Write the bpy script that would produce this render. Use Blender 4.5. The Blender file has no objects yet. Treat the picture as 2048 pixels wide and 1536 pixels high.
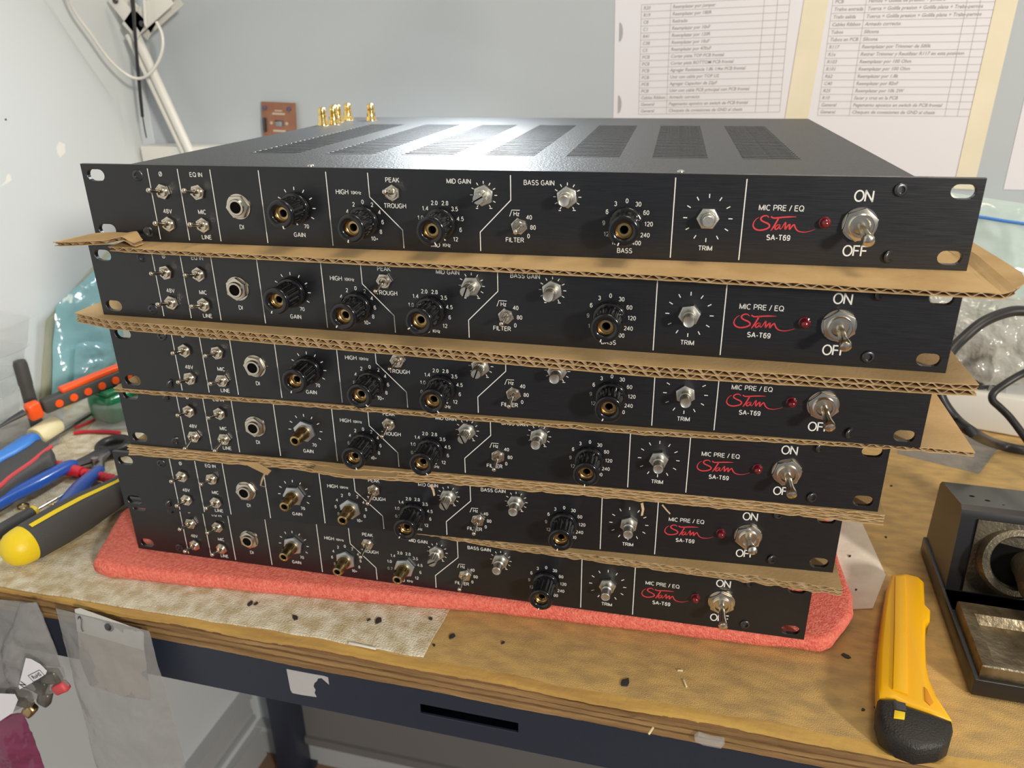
import bpy, bmesh, math, random
from mathutils import Matrix, Vector, Euler, noise

# ------------------------------------------------------------------ scene, camera, light
SC = bpy.context.scene
COL = SC.collection
R = math.radians
rng = random.Random(11)

SC.view_settings.view_transform = 'Standard'
SC.view_settings.look = 'None'
SC.view_settings.exposure = 0.05
SC.view_settings.gamma = 1.0
SC.view_settings.use_curve_mapping = False

# room frame in millimetres: x along the back wall, y towards it, z up from the bench top
F_PX = 1558.1
CAM_P = Vector((120.5, -402.5, 359.2))
CAM_R = (Matrix.Rotation(R(14.874), 3, 'Z') @ Matrix.Rotation(R(90 - 23.0855), 3, 'X') @ Matrix.Rotation(R(-0.7239), 3, 'Z'))
cam_d = bpy.data.cameras.new('camera')
cam = bpy.data.objects.new('camera', cam_d)
COL.objects.link(cam)
cam.matrix_world = Matrix.Translation(CAM_P * 0.001) @ CAM_R.to_4x4()
cam_d.sensor_width = 36.0
cam_d.lens = 36.0 * F_PX / 2048.0
cam_d.clip_start = 0.01
cam_d.dof.use_dof = True
cam_d.dof.focus_distance = 0.45
cam_d.dof.aperture_fstop = 13.0
SC.camera = cam

w = bpy.data.worlds.new('World')
SC.world = w
w.use_nodes = True
bg = w.node_tree.nodes['Background']
bg.inputs[0].default_value = (0.80, 0.88, 1.0, 1)
bg.inputs[1].default_value = 0.24

def area_light(name, loc, target, size, power, color, shape='DISK'):
    d = bpy.data.lights.new(name, 'AREA')
    d.shape = shape
    d.size = size
    d.energy = power
    d.color = color
    o = bpy.data.objects.new(name, d)
    COL.objects.link(o)
    o.location = loc
    o.rotation_euler = (Vector(target) - Vector(loc)).to_track_quat('-Z', 'Y').to_euler()
    return o

# the room's own ceiling lamp (warm), well to the right and in front of the bench
area_light('ceiling_light_warm', (2.0, -2.0, 1.00), (-0.1, 0.1, 0.15), 0.30, 68, (1.0, 0.93, 0.82))
# the strip of fluorescent light on the ceiling above the bench
area_light('ceiling_light_bench', (0.45, 0.0, 1.45), (0.15, 0.15, 0.0), 0.5, 6.8, (1.0, 0.84, 0.62))

def ray(u, v):
    return CAM_R @ Vector(((u - 1024) / F_PX, (768 - v) / F_PX, -1))
def tz(u, v, z=0.0):
    d = ray(u, v); return CAM_P + d * ((z - CAM_P.z) / d.z)
def ty(u, v, y):
    d = ray(u, v); return CAM_P + d * ((y - CAM_P.y) / d.y)
def tx(u, v, x):
    d = ray(u, v); return CAM_P + d * ((x - CAM_P.x) / d.x)

# ------------------------------------------------------------------ materials
def mat(name, base, rough=0.5, metal=0.0, var=None, vscale=40.0, vstretch=(1, 1, 1), bump=0.0, bscale=200.0,
        bstretch=(1, 1, 1), coat=0.0, spec=0.5, alpha=1.0, trans=0.0, sss=0.0, rvar=0.0, detail=4.0, ramp=(0.35, 0.65), emit=0.0, bdist=0.001):
    m = bpy.data.materials.new(name)
    m.use_nodes = True
    nt = m.node_tree
    b = nt.nodes['Principled BSDF']
    b.inputs['Base Color'].default_value = (*base, 1)
    b.inputs['Roughness'].default_value = rough
    b.inputs['Metallic'].default_value = metal
    b.inputs['Coat Weight'].default_value = coat
    b.inputs['Coat Roughness'].default_value = 0.08
    b.inputs['Specular IOR Level'].default_value = spec
    b.inputs['Alpha'].default_value = alpha
    b.inputs['Transmission Weight'].default_value = trans
    if sss:
        b.inputs['Subsurface Weight'].default_value = sss
        b.inputs['Subsurface Radius'].default_value = (0.006, 0.003, 0.002)
        b.inputs['Subsurface Scale'].default_value = 1.0
    if emit:
        b.inputs['Emission Color'].default_value = (*base, 1)
        b.inputs['Emission Strength'].default_value = emit
    tc = nt.nodes.new('ShaderNodeTexCoord')
    if var is not None or rvar:
        mp = nt.nodes.new('ShaderNodeMapping')
        mp.inputs['Scale'].default_value = vstretch
        nz = nt.nodes.new('ShaderNodeTexNoise')
        nz.inputs['Scale'].default_value = vscale
        nz.inputs['Detail'].default_value = detail
        nt.links.new(tc.outputs['Object'], mp.inputs[0])
        nt.links.new(mp.outputs[0], nz.inputs['Vector'])
        if var is not None:
            rp = nt.nodes.new('ShaderNodeValToRGB')
            rp.color_ramp.elements[0].position = ramp[0]
            rp.color_ramp.elements[1].position = ramp[1]
            rp.color_ramp.elements[0].color = (*base, 1)
            rp.color_ramp.elements[1].color = (*var, 1)
            nt.links.new(nz.outputs['Fac'], rp.inputs[0])
            nt.links.new(rp.outputs[0], b.inputs['Base Color'])
        if rvar:
            mr = nt.nodes.new('ShaderNodeMapRange')
            mr.inputs['From Min'].default_value = 0.3
            mr.inputs['From Max'].default_value = 0.7
            mr.inputs['To Min'].default_value = rough - rvar
            mr.inputs['To Max'].default_value = rough + rvar
            nt.links.new(nz.outputs['Fac'], mr.inputs[0])
            nt.links.new(mr.outputs[0], b.inputs['Roughness'])
    if bump:
        mp2 = nt.nodes.new('ShaderNodeMapping')
        mp2.inputs['Scale'].default_value = bstretch
        n2 = nt.nodes.new('ShaderNodeTexNoise')
        n2.inputs['Scale'].default_value = bscale
        n2.inputs['Detail'].default_value = 3
        bp = nt.nodes.new('ShaderNodeBump')
        bp.inputs['Strength'].default_value = bump
        bp.inputs['Distance'].default_value = bdist
        nt.links.new(tc.outputs['Object'], mp2.inputs[0])
        nt.links.new(mp2.outputs[0], n2.inputs['Vector'])
        nt.links.new(n2.outputs['Fac'], bp.inputs['Height'])
        nt.links.new(bp.outputs[0], b.inputs['Normal'])
    return m

def plastic_film(name, tint, see=0.6, milky=(0.8, 0.85, 0.85), rough=0.12, bump=0.25, bscale=35.0):
    m = bpy.data.materials.new(name)
    m.use_nodes = True
    nt = m.node_tree
    b = nt.nodes['Principled BSDF']
    b.inputs['Base Color'].default_value = (*milky, 1)
    b.inputs['Roughness'].default_value = rough
    b.inputs['Specular IOR Level'].default_value = 0.8
    t = nt.nodes.new('ShaderNodeBsdfTransparent')
    t.inputs[0].default_value = (*tint, 1)
    mx = nt.nodes.new('ShaderNodeMixShader')
    mx.inputs[0].default_value = see
    tc = nt.nodes.new('ShaderNodeTexCoord')
    n2 = nt.nodes.new('ShaderNodeTexNoise')
    n2.inputs['Scale'].default_value = bscale
    n2.inputs['Detail'].default_value = 3
    bp = nt.nodes.new('ShaderNodeBump')
    bp.inputs['Strength'].default_value = bump
    bp.inputs['Distance'].default_value = 0.01
    nt.links.new(tc.outputs['Object'], n2.inputs['Vector'])
    nt.links.new(n2.outputs['Fac'], bp.inputs['Height'])
    nt.links.new(bp.outputs[0], b.inputs['Normal'])
    nt.links.new(b.outputs[0], mx.inputs[1])
    nt.links.new(t.outputs[0], mx.inputs[2])
    nt.links.new(mx.outputs[0], nt.nodes['Material Output'].inputs[0])
    return m

M = {}
M['panel'] = mat('anodised_black', (0.0055, 0.0065, 0.009), 0.36, 0.0, rvar=0.06, vscale=30, vstretch=(2, 1, 60), bump=0.10, bscale=60, bstretch=(1, 1, 40), bdist=0.0004, spec=0.75)
M['cover'] = mat('powder_coat_black', (0.035, 0.036, 0.038), 0.44, 0.0, bump=0.55, bscale=800, bdist=0.0008, spec=0.5)
M['inside'] = mat('chassis_inside', (0.02, 0.02, 0.02), 0.7)
M['nickel'] = mat('nickel_plate', (0.72, 0.66, 0.56), 0.2, 1.0)
M['alu'] = mat('aluminium', (0.64, 0.63, 0.58), 0.38, 1.0, bump=0.1, bscale=900)
M['zinc'] = mat('zinc_grey', (0.62, 0.64, 0.66), 0.36, 1.0)
M['brass'] = mat('brass', (0.58, 0.42, 0.20), 0.27, 1.0)
M['gold'] = mat('gold_brass', (0.95, 0.70, 0.28), 0.18, 1.0)
M['knob'] = mat('knob_black_plastic', (0.008, 0.008, 0.009), 0.14, coat=0.3)
M['screw'] = mat('black_steel', (0.10, 0.10, 0.105), 0.3, 0.85)
M['hole'] = mat('dark_bore', (0.006, 0.0055, 0.005), 0.9, spec=0.05)
M['print'] = mat('white_print', (0.82, 0.82, 0.78), 0.55)
M['printred'] = mat('red_print', (0.70, 0.045, 0.06), 0.5)
M['led'] = mat('led_red', (0.15, 0.004, 0.010), 0.08, coat=0.6)
M['kraft'] = mat('kraft_liner', (0.46, 0.30, 0.13), 0.85, var=(0.55, 0.37, 0.175), vscale=35, bump=0.2, bscale=500)
M['kraft2'] = mat('kraft_flute', (0.46, 0.32, 0.18), 0.85, var=(0.58, 0.43, 0.27), vscale=120, bump=0.2, bscale=600)
M['foam'] = mat('coral_foam', (0.78, 0.13, 0.095), 0.9, var=(0.97, 0.27, 0.19), vscale=420, bump=1.0, bscale=850, bdist=0.0016, detail=2, ramp=(0.3, 0.7), sss=0.25)
M['mat'] = mat('white_foam_sheet', (0.74, 0.68, 0.54), 0.9, var=(0.50, 0.40, 0.235), vscale=95, bump=1.0, bscale=750, bdist=0.0016, detail=10, ramp=(0.36, 0.66))
M['mat2'] = mat('clean_foam_sheet', (0.78, 0.72, 0.64), 0.9, var=(0.70, 0.62, 0.52), vscale=60, bump=0.5, bscale=400)
M['wood'] = mat('plywood_face', (0.62, 0.405, 0.145), 0.55, var=(0.44, 0.295, 0.12), vscale=55, vstretch=(1.0, 2.2, 1), bump=0.6, bscale=1300, detail=15, ramp=(0.36, 0.64), bdist=0.0010)
M['ply1'] = mat('ply_light', (0.36, 0.215, 0.085), 0.85, var=(0.20, 0.11, 0.04), vscale=30, vstretch=(0.5, 6, 6), bump=0.7, bscale=160, bstretch=(.4, 3, 3), detail=8)
M['ply2'] = mat('ply_dark', (0.11, 0.055, 0.022), 0.9, var=(0.22, 0.12, 0.05), vscale=30, vstretch=(0.5, 6, 6), bump=0.7, bscale=160, bstretch=(.4, 3, 3), detail=8)
M['plytop'] = mat('ply_worn_edge', (0.58, 0.36, 0.09), 0.7, var=(0.40, 0.23, 0.07), vscale=26, vstretch=(0.6, 4, 4), bump=0.5, bscale=200, detail=8)
M['navy'] = mat('navy_steel', (0.020, 0.026, 0.044), 0.45, bump=0.1, bscale=500)
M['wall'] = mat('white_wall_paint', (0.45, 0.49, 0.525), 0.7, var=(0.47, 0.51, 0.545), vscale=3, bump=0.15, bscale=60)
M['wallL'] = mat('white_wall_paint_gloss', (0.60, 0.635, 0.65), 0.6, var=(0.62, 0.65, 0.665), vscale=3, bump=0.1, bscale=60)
M['skirt'] = mat('grey_skirting', (0.40, 0.41, 0.42), 0.5)
M['floor'] = mat('brown_floor', (0.22, 0.12, 0.07), 0.6, var=(0.16, 0.10, 0.07), vscale=8)
M['paper'] = mat('paper', (0.76, 0.75, 0.80), 0.7, var=(0.75, 0.735, 0.775), vscale=6)
M['ink'] = mat('grey_ink', (0.34, 0.31, 0.31), 0.8)
M['line'] = mat('grey_rule', (0.44, 0.40, 0.40), 0.8)
M['tape'] = mat('masking_tape', (0.74, 0.68, 0.50), 0.6, var=(0.80, 0.72, 0.56), vscale=20, bump=0.2, bscale=90)
M['white'] = mat('white_plastic', (0.78, 0.77, 0.72), 0.4)
M['lampwhite'] = mat('lamp_enamel', (0.70, 0.69, 0.64), 0.3, coat=0.2)
M['black'] = mat('black_rubber', (0.018, 0.018, 0.019), 0.42)
M['grey'] = mat('dark_grey_rubber', (0.055, 0.053, 0.05), 0.6, bump=0.3, bscale=900)
M['yellow'] = mat('yellow_plastic', (0.83, 0.60, 0.01), 0.4, bump=0.2, bscale=500)
M['knifeyellow'] = mat('amber_yellow_plastic', (0.88, 0.46, 0.004), 0.38, sss=0.1)
M['knifeshade'] = mat('shaded_yellow_plastic', (0.70, 0.27, 0.003), 0.4)  # body yellow with the hollow's shading mixed into the colour
M['knifeblack'] = mat('textured_black_plastic', (0.020, 0.019, 0.017), 0.45, bump=0.6, bscale=900)
M['blue'] = mat('blue_dipped_plastic', (0.015, 0.075, 0.36), 0.25, coat=0.3)
M['blue2'] = mat('light_blue_plastic', (0.04, 0.20, 0.62), 0.4)
M['red'] = mat('red_plastic', (0.52, 0.015, 0.03), 0.3, coat=0.2)
M['redsoft'] = mat('red_rubber', (0.55, 0.06, 0.07), 0.5)
M['orange'] = mat('orange_plastic', (0.92, 0.10, 0.012), 0.35)
M['green'] = mat('green_plastic', (0.015, 0.19, 0.075), 0.2, coat=0.4)
M['cream'] = mat('cream_plastic', (0.75, 0.67, 0.40), 0.5)
M['steel'] = mat('tool_steel', (0.35, 0.34, 0.33), 0.3, 1.0)
M['darksteel'] = mat('dark_tool_steel', (0.10, 0.10, 0.11), 0.35, 0.9)
M['pcb'] = mat('brown_pcb', (0.25, 0.105, 0.06), 0.5, var=(0.29, 0.13, 0.075), vscale=60)
M['pcbtan'] = mat('tinned_copper', (0.50, 0.40, 0.32), 0.5)
M['pcbblue'] = mat('blue_component', (0.10, 0.08, 0.16), 0.5)
M['standblack'] = mat('stand_black_enamel', (0.012, 0.011, 0.012), 0.3, coat=0.3)
M['standgrey'] = mat('dusty_iron', (0.085, 0.075, 0.055), 0.42, 0.6, var=(0.17, 0.145, 0.10), vscale=70, bump=0.5, bscale=500)
M['tray'] = mat('stained_tray_steel', (0.34, 0.29, 0.20), 0.35, 0.85, var=(0.16, 0.12, 0.07), vscale=45, bump=0.4, bscale=250, detail=8)
M['film'] = plastic_film('clear_film', (0.90, 0.91, 0.92), 0.62, (0.42, 0.41, 0.40), bump=0.5)
M['filmclear'] = plastic_film('very_clear_film', (0.96, 0.97, 0.97), 0.80, (0.75, 0.76, 0.76))
M['filmblue'] = plastic_film('blue_tinted_film', (0.62, 0.86, 0.90), 0.40, (0.36, 0.62, 0.68))
M['filmzip'] = plastic_film('pale_green_film', (0.80, 0.92, 0.90), 0.38, (0.66, 0.76, 0.74))
M['filmsilver'] = plastic_film('shiny_clear_film', (0.85, 0.86, 0.84), 0.45, (0.62, 0.62, 0.58), bump=0.9, bscale=45)
M['filmpink'] = plastic_film('pink_antistatic_film', (0.55, 0.20, 0.36), 0.35, (0.26, 0.06, 0.13), bump=0.8)
M['filmcream'] = plastic_film('yellowed_film', (0.86, 0.85, 0.72), 0.45, (0.70, 0.70, 0.58))
M['flake'] = mat('charcoal_flake', (0.03, 0.03, 0.03), 0.6)
M['sticker'] = mat('silver_grey_label', (0.46, 0.45, 0.45), 0.55, bump=0.2, bscale=300)
M['tan'] = mat('tan_card', (0.45, 0.40, 0.36), 0.7)
M['card'] = mat('grey_white_card', (0.60, 0.585, 0.55), 0.7)
M['junk'] = mat('dark_components', (0.05, 0.05, 0.045), 0.3, var=(0.12, 0.11, 0.09), vscale=60)

# ------------------------------------------------------------------ geometry helpers (millimetres)
class MB:
    def __init__(s):
        s.v = []; s.f = []; s.m = []
    def add(s, vs, fs, mi=0, X=None):
        o = len(s.v)
        for p in vs:
            p = Vector(p)
            s.v.append(X @ p if X is not None else p)
        for f in fs:
            s.f.append([i + o for i in f]); s.m.append(mi)
        return s
    def box(s, c, sz, mi=0, X=None):
        cx, cy, cz = c; a, b, d = sz[0] / 2, sz[1] / 2, sz[2] / 2
        vs = [(cx + i * a, cy + j * b, cz + k * d) for i in (-1, 1) for j in (-1, 1) for k in (-1, 1)]
        fs = [(0, 1, 3, 2), (4, 6, 7, 5), (0, 4, 5, 1), (2, 3, 7, 6), (0, 2, 6, 4), (1, 5, 7, 3)]
        return s.add(vs, fs, mi, X)
    def rbox(s, c, sz, r, mi=0, X=None, seg=2):
        bm = bmesh.new()
        bmesh.ops.create_cube(bm, size=1)
        for v in bm.verts:
            v.co = Vector((v.co.x * sz[0], v.co.y * sz[1], v.co.z * sz[2]))
        bmesh.ops.bevel(bm, geom=list(bm.edges), offset=r, segments=seg, profile=0.5, affect='EDGES')
        bm.verts.index_update()
        vs = [v.co + Vector(c) for v in bm.verts]
        fs = [[v.index for v in f.verts] for f in bm.faces]
        bm.free()
        return s.add(vs, fs, mi, X)
    def prism(s, poly, z0, z1, b=0.0, mi=0, X=None, zf=None):
        n = len(poly)
        ar = sum(poly[i][0] * poly[(i + 1) % n][1] - poly[(i + 1) % n][0] * poly[i][1] for i in range(n))
        if ar < 0:
            poly = poly[::-1]
        def inset(d):
            out = []
            for i in range(n):
                p, q, r_ = Vector(poly[i - 1]), Vector(poly[i]), Vector(poly[(i + 1) % n])
                e1 = (q - p).normalized() if (q - p).length > 1e-6 else Vector((1, 0))
                e2 = (r_ - q).normalized() if (r_ - q).length > 1e-6 else e1
                nn = Vector((-(e1.y + e2.y), e1.x + e2.x))
                if nn.length < 1e-6: nn = Vector((-e1.y, e1.x))
                nn.normalize()
                k = max(0.4, nn.dot(Vector((-e1.y, e1.x))))
                out.append(q + nn * d / k)
            return out
        if b:
            b = min(b, abs(z1 - z0) * 0.49)
            rings = [(inset(b), z0), (inset(b * .3), z0 + b * .3), (inset(0), z0 + b), (inset(0), z1 - b), (inset(b * .3), z1 - b * .3), (inset(b), z1)]
        else:
            rings = [(inset(0), z0), (inset(0), z1)]
        vs = []; fs = []
        for rg, z in rings:
            vs += [(p[0], p[1], z) for p in rg]
        for k in range(len(rings) - 1):
            for i in range(n):
                j = (i + 1) % n
                fs.append((k * n + i, k * n + j, (k + 1) * n + j, (k + 1) * n + i))
        fs.append(tuple(range(n - 1, -1, -1)))
        fs.append(tuple(range((len(rings) - 1) * n, len(rings) * n)))
        return s.add(vs, fs, mi, X)
    def lathe(s, prof, n=24, mi=0, X=None, mod=None, a0=0.0, a1=360.0, cap=True):
        full = abs(a1 - a0) >= 359.9
        cols = n if full else n + 1
        vs = []; fs = []
        for k, (r_, z) in enumerate(prof):
            for i in range(cols):
                a = R(a0 + (a1 - a0) * i / n)
                rr = r_ * (mod(a, k) if mod else 1)
                vs.append((rr * math.cos(a), rr * math.sin(a), z))
        for k in range(len(prof) - 1):
            for i in range(n):
                j = (i + 1) % cols if full else i + 1
                fs.append((k * cols + i, k * cols + j, (k + 1) * cols + j, (k + 1) * cols + i))
        if full and cap:
            if prof[0][0] > 0.01: fs.append(tuple(range(cols - 1, -1, -1)))
            if prof[-1][0] > 0.01: fs.append(tuple(range((len(prof) - 1) * cols, len(prof) * cols)))
        return s.add(vs, fs, mi, X)
    def tube(s, pts, r_, n=10, mi=0, X=None, flat=1.0):
        pts = [Vector(p) for p in pts]
        m = len(pts)
        rs = r_ if isinstance(r_, (list, tuple)) else [r_] * m
        up = None
        vs = []; fs = []
        for k in range(m):
            t = (pts[min(k + 1, m - 1)] - pts[max(k - 1, 0)])
            t = t.normalized() if t.length > 1e-9 else Vector((0, 0, 1))
            if up is None:
                up = Vector((0, 0, 1)) if abs(t.z) < 0.95 else Vector((0, 1, 0))
            x = t.cross(up)
            x = x.normalized() if x.length > 1e-6 else t.orthogonal().normalized()
            up = x.cross(t).normalized()
            for i in range(n):
                a = 2 * math.pi * i / n
                vs.append(pts[k] + x * (math.cos(a) * rs[k]) + up * (math.sin(a) * rs[k] * flat))
        for k in range(m - 1):
            for i in range(n):
                j = (i + 1) % n
                fs.append((k * n + i, k * n + j, (k + 1) * n + j, (k + 1) * n + i))
        fs.append(tuple(range(n - 1, -1, -1)))
        fs.append(tuple(range((m - 1) * n, m * n)))
        return s.add(vs, fs, mi, X)
    def slab(s, F, B, z0, z1, nt=4, warp=None, mi=0):
        """thin slab ruled between a front line F and a back line B (lists of (x, y))"""
        n = len(F)
        vs = []
        for z in (z0, z1):
            for t in range(nt + 1):
                k = (t / nt) ** 2
                for i in range(n):
                    x = F[i][0] + (B[i][0] - F[i][0]) * k
                    y = F[i][1] + (B[i][1] - F[i][1]) * k
                    zz = z + (warp(x, y) if warp else 0)
                    vs.append((x, y, zz))
        o = (nt + 1) * n
        fs = []
        for t in range(nt):
            for i in range(n - 1):
                a = t * n + i
                fs.append((a, a + n, a + n + 1, a + 1))
                fs.append((o + a, o + a + 1, o + a + n + 1, o + a + n))
        for i in range(n - 1):
            fs.append((i, i + 1, o + i + 1, o + i))
            a = nt * n + i
            fs.append((a + 1, a, o + a, o + a + 1))
        for t in range(nt):
            a = t * n; fs.append((a + n, a, o + a, o + a + n))
            a = t * n + n - 1; fs.append((a, a + n, o + a + n, o + a))
        return s.add(vs, fs, mi)
    def mesh(s, name, mats, smooth=True, ang=38):
        me = bpy.data.meshes.new(name)
        me.from_pydata([tuple(p * 0.001) for p in s.v], [], s.f)
        for mm in (mats if isinstance(mats, (list, tuple)) else [mats]):
            me.materials.append(M[mm] if isinstance(mm, str) else mm)
        me.polygons.foreach_set('material_index', s.m)
        if smooth:
            me.polygons.foreach_set('use_smooth', [True] * len(s.f))
            me.set_sharp_from_angle(angle=R(ang))
        me.update()
        return me
    def build(s, name, mats, parent=None, loc=(0, 0, 0), rot=(0, 0, 0), smooth=True, ang=38):
        return put(name, s.mesh(name, mats, smooth, ang), parent, loc, rot)

def put(name, me, parent=None, loc=(0, 0, 0), rot=(0, 0, 0)):
    o = bpy.data.objects.new(name, me)
    COL.objects.link(o)
    o.parent = parent
    o.location = Vector(loc) * 0.001
    o.rotation_euler = rot
    return o

def tag(o, label=None, cat=None, group=None, kind=None):
    if label: o['label'] = label
    if cat: o['category'] = cat
    if group: o['group'] = group
    if kind: o['kind'] = kind
    return o

def thing(name, label, cat, loc=(0, 0, 0), rot=(0, 0, 0), group=None):
    return tag(put(name, None, None, loc, rot), label, cat, group)

def frame(p, z, x=None):
    """4x4 with origin p and local z axis along z"""
    z = Vector(z).normalized()
    x = Vector(x) if x is not None else (Vector((1, 0, 0)) if abs(z.x) < 0.9 else Vector((0, 1, 0)))
    y = z.cross(x).normalized(); x = y.cross(z).normalized()
    m = Matrix((x, y, z)).transposed().to_4x4()
    m.translation = Vector(p)
    return m

def smooth_path(pts, n=8):
    pts = [Vector(p) for p in pts]
    out = []
    for i in range(len(pts) - 1):
        p0, p1, p2, p3 = pts[max(i - 1, 0)], pts[i], pts[i + 1], pts[min(i + 2, len(pts) - 1)]
        for k in range(n):
            t = k / n
            out.append(0.5 * ((2 * p1) + (p2 - p0) * t + (2 * p0 - 5 * p1 + 4 * p2 - p3) * t * t + (3 * p1 - p0 - 3 * p2 + p3) * t ** 3))
    out.append(pts[-1])
    return out

def curve_mesh(cd):
    o = bpy.data.objects.new('tmp', cd)
    COL.objects.link(o)
    dg = bpy.context.evaluated_depsgraph_get()
    me = bpy.data.meshes.new_from_object(o.evaluated_get(dg))
    vs = [v.co.copy() for v in me.vertices]
    fs = [list(p.vertices) for p in me.polygons]
    bpy.data.objects.remove(o)
    bpy.data.curves.remove(cd)
    bpy.data.meshes.remove(me)
    return vs, fs

def plate(outer, holes, th, bevel=0.0):
    """flat plate with holes; outlines in mm in the xy plane, thickness along z from 0 to th"""
    cd = bpy.data.curves.new('c', 'CURVE')
    cd.dimensions = '2D'; cd.fill_mode = 'BOTH'
    cd.extrude = th / 2 - bevel; cd.bevel_depth = bevel; cd.bevel_resolution = 0
    for pl in [outer] + holes:
        sp = cd.splines.new('POLY')
        sp.points.add(len(pl) - 1)
        for q, (x, y) in zip(sp.points, pl):
            q.co = (x, y, 0, 1)
        sp.use_cyclic_u = True
    vs, fs = curve_mesh(cd)
    return [v + Vector((0, 0, th / 2)) for v in vs], fs

def text_geo(body, size, x=0, y=0, align='CENTER', shear=0.0, bold=0.0, spacing=1.0):
    cd = bpy.data.curves.new('t', 'FONT')
    cd.body = body; cd.size = size; cd.align_x = align; cd.align_y = 'CENTER'
    cd.resolution_u = 2; cd.shear = shear; cd.offset = bold * size; cd.space_character = spacing
    vs, fs = curve_mesh(cd)
    return [v + Vector((x, y, 0)) for v in vs], fs

def stroke(mb, pts, wd, mi=0, X=None, z=0.0):
    pts = [Vector((p[0], p[1], 0)) for p in pts]
    n = len(pts)
    ws = wd if isinstance(wd, (list, tuple)) else [wd] * n
    vs = []; fs = []
    for i in range(n):
        t = (pts[min(i + 1, n - 1)] - pts[max(i - 1, 0)]).normalized()
        nn = Vector((-t.y, t.x, 0))
        vs.append(pts[i] + nn * ws[i] / 2 + Vector((0, 0, z))); vs.append(pts[i] - nn * ws[i] / 2 + Vector((0, 0, z)))
    for i in range(n - 1):
        fs.append((2 * i + 1, 2 * i + 3, 2 * i + 2, 2 * i))
    mb.add(vs, fs, mi, X)

def hexpoly(af, rot=0.0):
    r_ = af / math.sqrt(3)
    return [(r_ * math.cos(R(60 * i + rot)), r_ * math.sin(R(60 * i + rot))) for i in range(6)]

# ------------------------------------------------------------------ the room
def struct(name, mb, mats, **k):
    o = mb.build(name, mats, **k)
    o['kind'] = 'structure'
    return o
XL, YB, ZF, ZC = -602.0, 509.5, -815.0, 1650.0
struct('floor', MB().box((1000, -900, ZF - 25), (3300, 2900, 50)), 'floor')
struct('wall_back', MB().box((1000, YB + 25, (ZF + ZC) / 2), (3300, 50, ZC - ZF)), 'wall')
struct('wall_left', MB().box((XL - 25, -900 + 0, (ZF + ZC) / 2), (50, 2819, ZC - ZF)), 'wallL')
struct('ceiling', MB().box((1000, -900, ZC + 25), (3300, 2900, 50)), 'wall')
sk = MB().box((1000, YB - 7, ZF + 29), (3204, 14, 58)); sk.box((1000, YB - 10, ZF + 63), (3204, 20, 10))
struct('baseboard_back', sk, 'skirt')
struct('baseboard_left', MB().box((XL + 7, -900, ZF + 33), (14, 2780, 66)), 'skirt')
tr = MB().box((XL + 8, -910, -676), (16, 2760, 40)); tr.box((XL + 11, -910, -652), (22, 2760, 8)); tr.box((XL + 11, -910, -700), (22, 2760, 8))
struct('trim_1', tr, 'skirt')

# ------------------------------------------------------------------ workbench
YE = -46.0            # front edge of the top
wb = thing('workbench', 'plywood topped workbench with dark navy steel frame, everything stands on it', 'workbench', (150, 230, 0))
def wloc(mb, name, m, **k):
    o = mb.build(name, m, **k)
    o.parent = wb
    o.location = Vector((-0.150, -0.230, 0))
    return o
def ragged(x0, x1, y, amp, step, seed):
    r_ = random.Random(seed); out = []
    x = x0
    while x < x1:
        out.append((x, y + amp * noise.noise(Vector((x * 0.013, seed * 7.1, 0))) * 1.6 + amp * 0.5 * (r_.random() - 0.5)))
        x += step
    out.append((x1, y))
    return out
plies = [('plytop', 0.0, -2.8, 1.3), ('ply2', -2.8, -4.4, 0.9), ('ply1', -4.4, -7.2, 1.1), ('ply2', -7.2, -9.0, 1.0), ('ply1', -9.0, -12.0, 0.9), ('ply2', -12.0, -13.6, 1.0), ('ply1', -13.6, -18.0, 0.7)]
for k, (mm, za, zb, off) in enumerate(plies):
    F = ragged(XL + 2, 900, YE + (0.6 if k % 2 else -0.4) + (1.2 if k == 0 else 0), off, 4.0, k + 3)
    B = [(x, 505.0) for x, _ in F]
    mb = MB()
    if k == 0:
        # top veneer: the walked-on face and the worn front lip
        mb.slab([(x, y + 7 + 2.5 * noise.noise(Vector((x * .03, 4, 0)))) for x, y in F], B, zb, za, 6, None, 0)
        mb.slab(F, [(x, y + 7 + 2.5 * noise.noise(Vector((x * .03, 4, 0)))) for x, y in F], zb, za, 2, lambda x, y: -0.5 * max(0, (YE + 6 - y) / 6), 1)
        o = wloc(mb, 'ply', ['wood', 'plytop'])
    else:
        mb.slab(F, B, zb, za, 2)
        o = wloc(mb, 'ply', mm)
# steel apron with a rectangular slot
pa, pb = ty(838, 1407, YE + 3), ty(1038, 1452, YE + 3)
sl = [(ty(838, 1407, YE + 3).x, ty(838, 1407, YE + 3).z), (ty(1037, 1452, YE + 3).x, ty(1037, 1452, YE + 3).z),
      (ty(1037, 1468, YE + 3).x, ty(1037, 1468, YE + 3).z), (ty(838, 1427, YE + 3).x, ty(838, 1427, YE + 3).z)]
sx0, sx1 = sl[0][0], sl[1][0]
szt, szb = sl[0][1], sl[3][1]
AZ0, AZ1 = -57.0, -18.0
vs, fs = plate([(XL + 6, AZ0), (890, AZ0), (890, AZ1), (XL + 6, AZ1)], [[(sx0, szb), (sx1, szb), (sx1, szt), (sx0, szt)]], 2.0, 0.3)
X = Matrix(((1, 0, 0, 0), (0, 0, 1, YE + 3), (0, 1, 0, 0), (0, 0, 0, 1)))
mb = MB().add(vs, [f[::-1] for f in fs], 0, X)
mb.box((144, YE + 3 + 21, AZ0 + 1), (1484, 38, 2)); mb.box((144, YE + 3 + 39, (AZ0 + AZ1) / 2), (1484, 2, AZ1 - AZ0)); mb.box((144, YE + 3 + 21, AZ1 - 1), (1484, 38, 2))
mb.box((144, 470, -38), (1484, 40, 38))
wloc(mb, 'apron', 'navy')
lx = ty(575, 1440, 470).x
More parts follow.
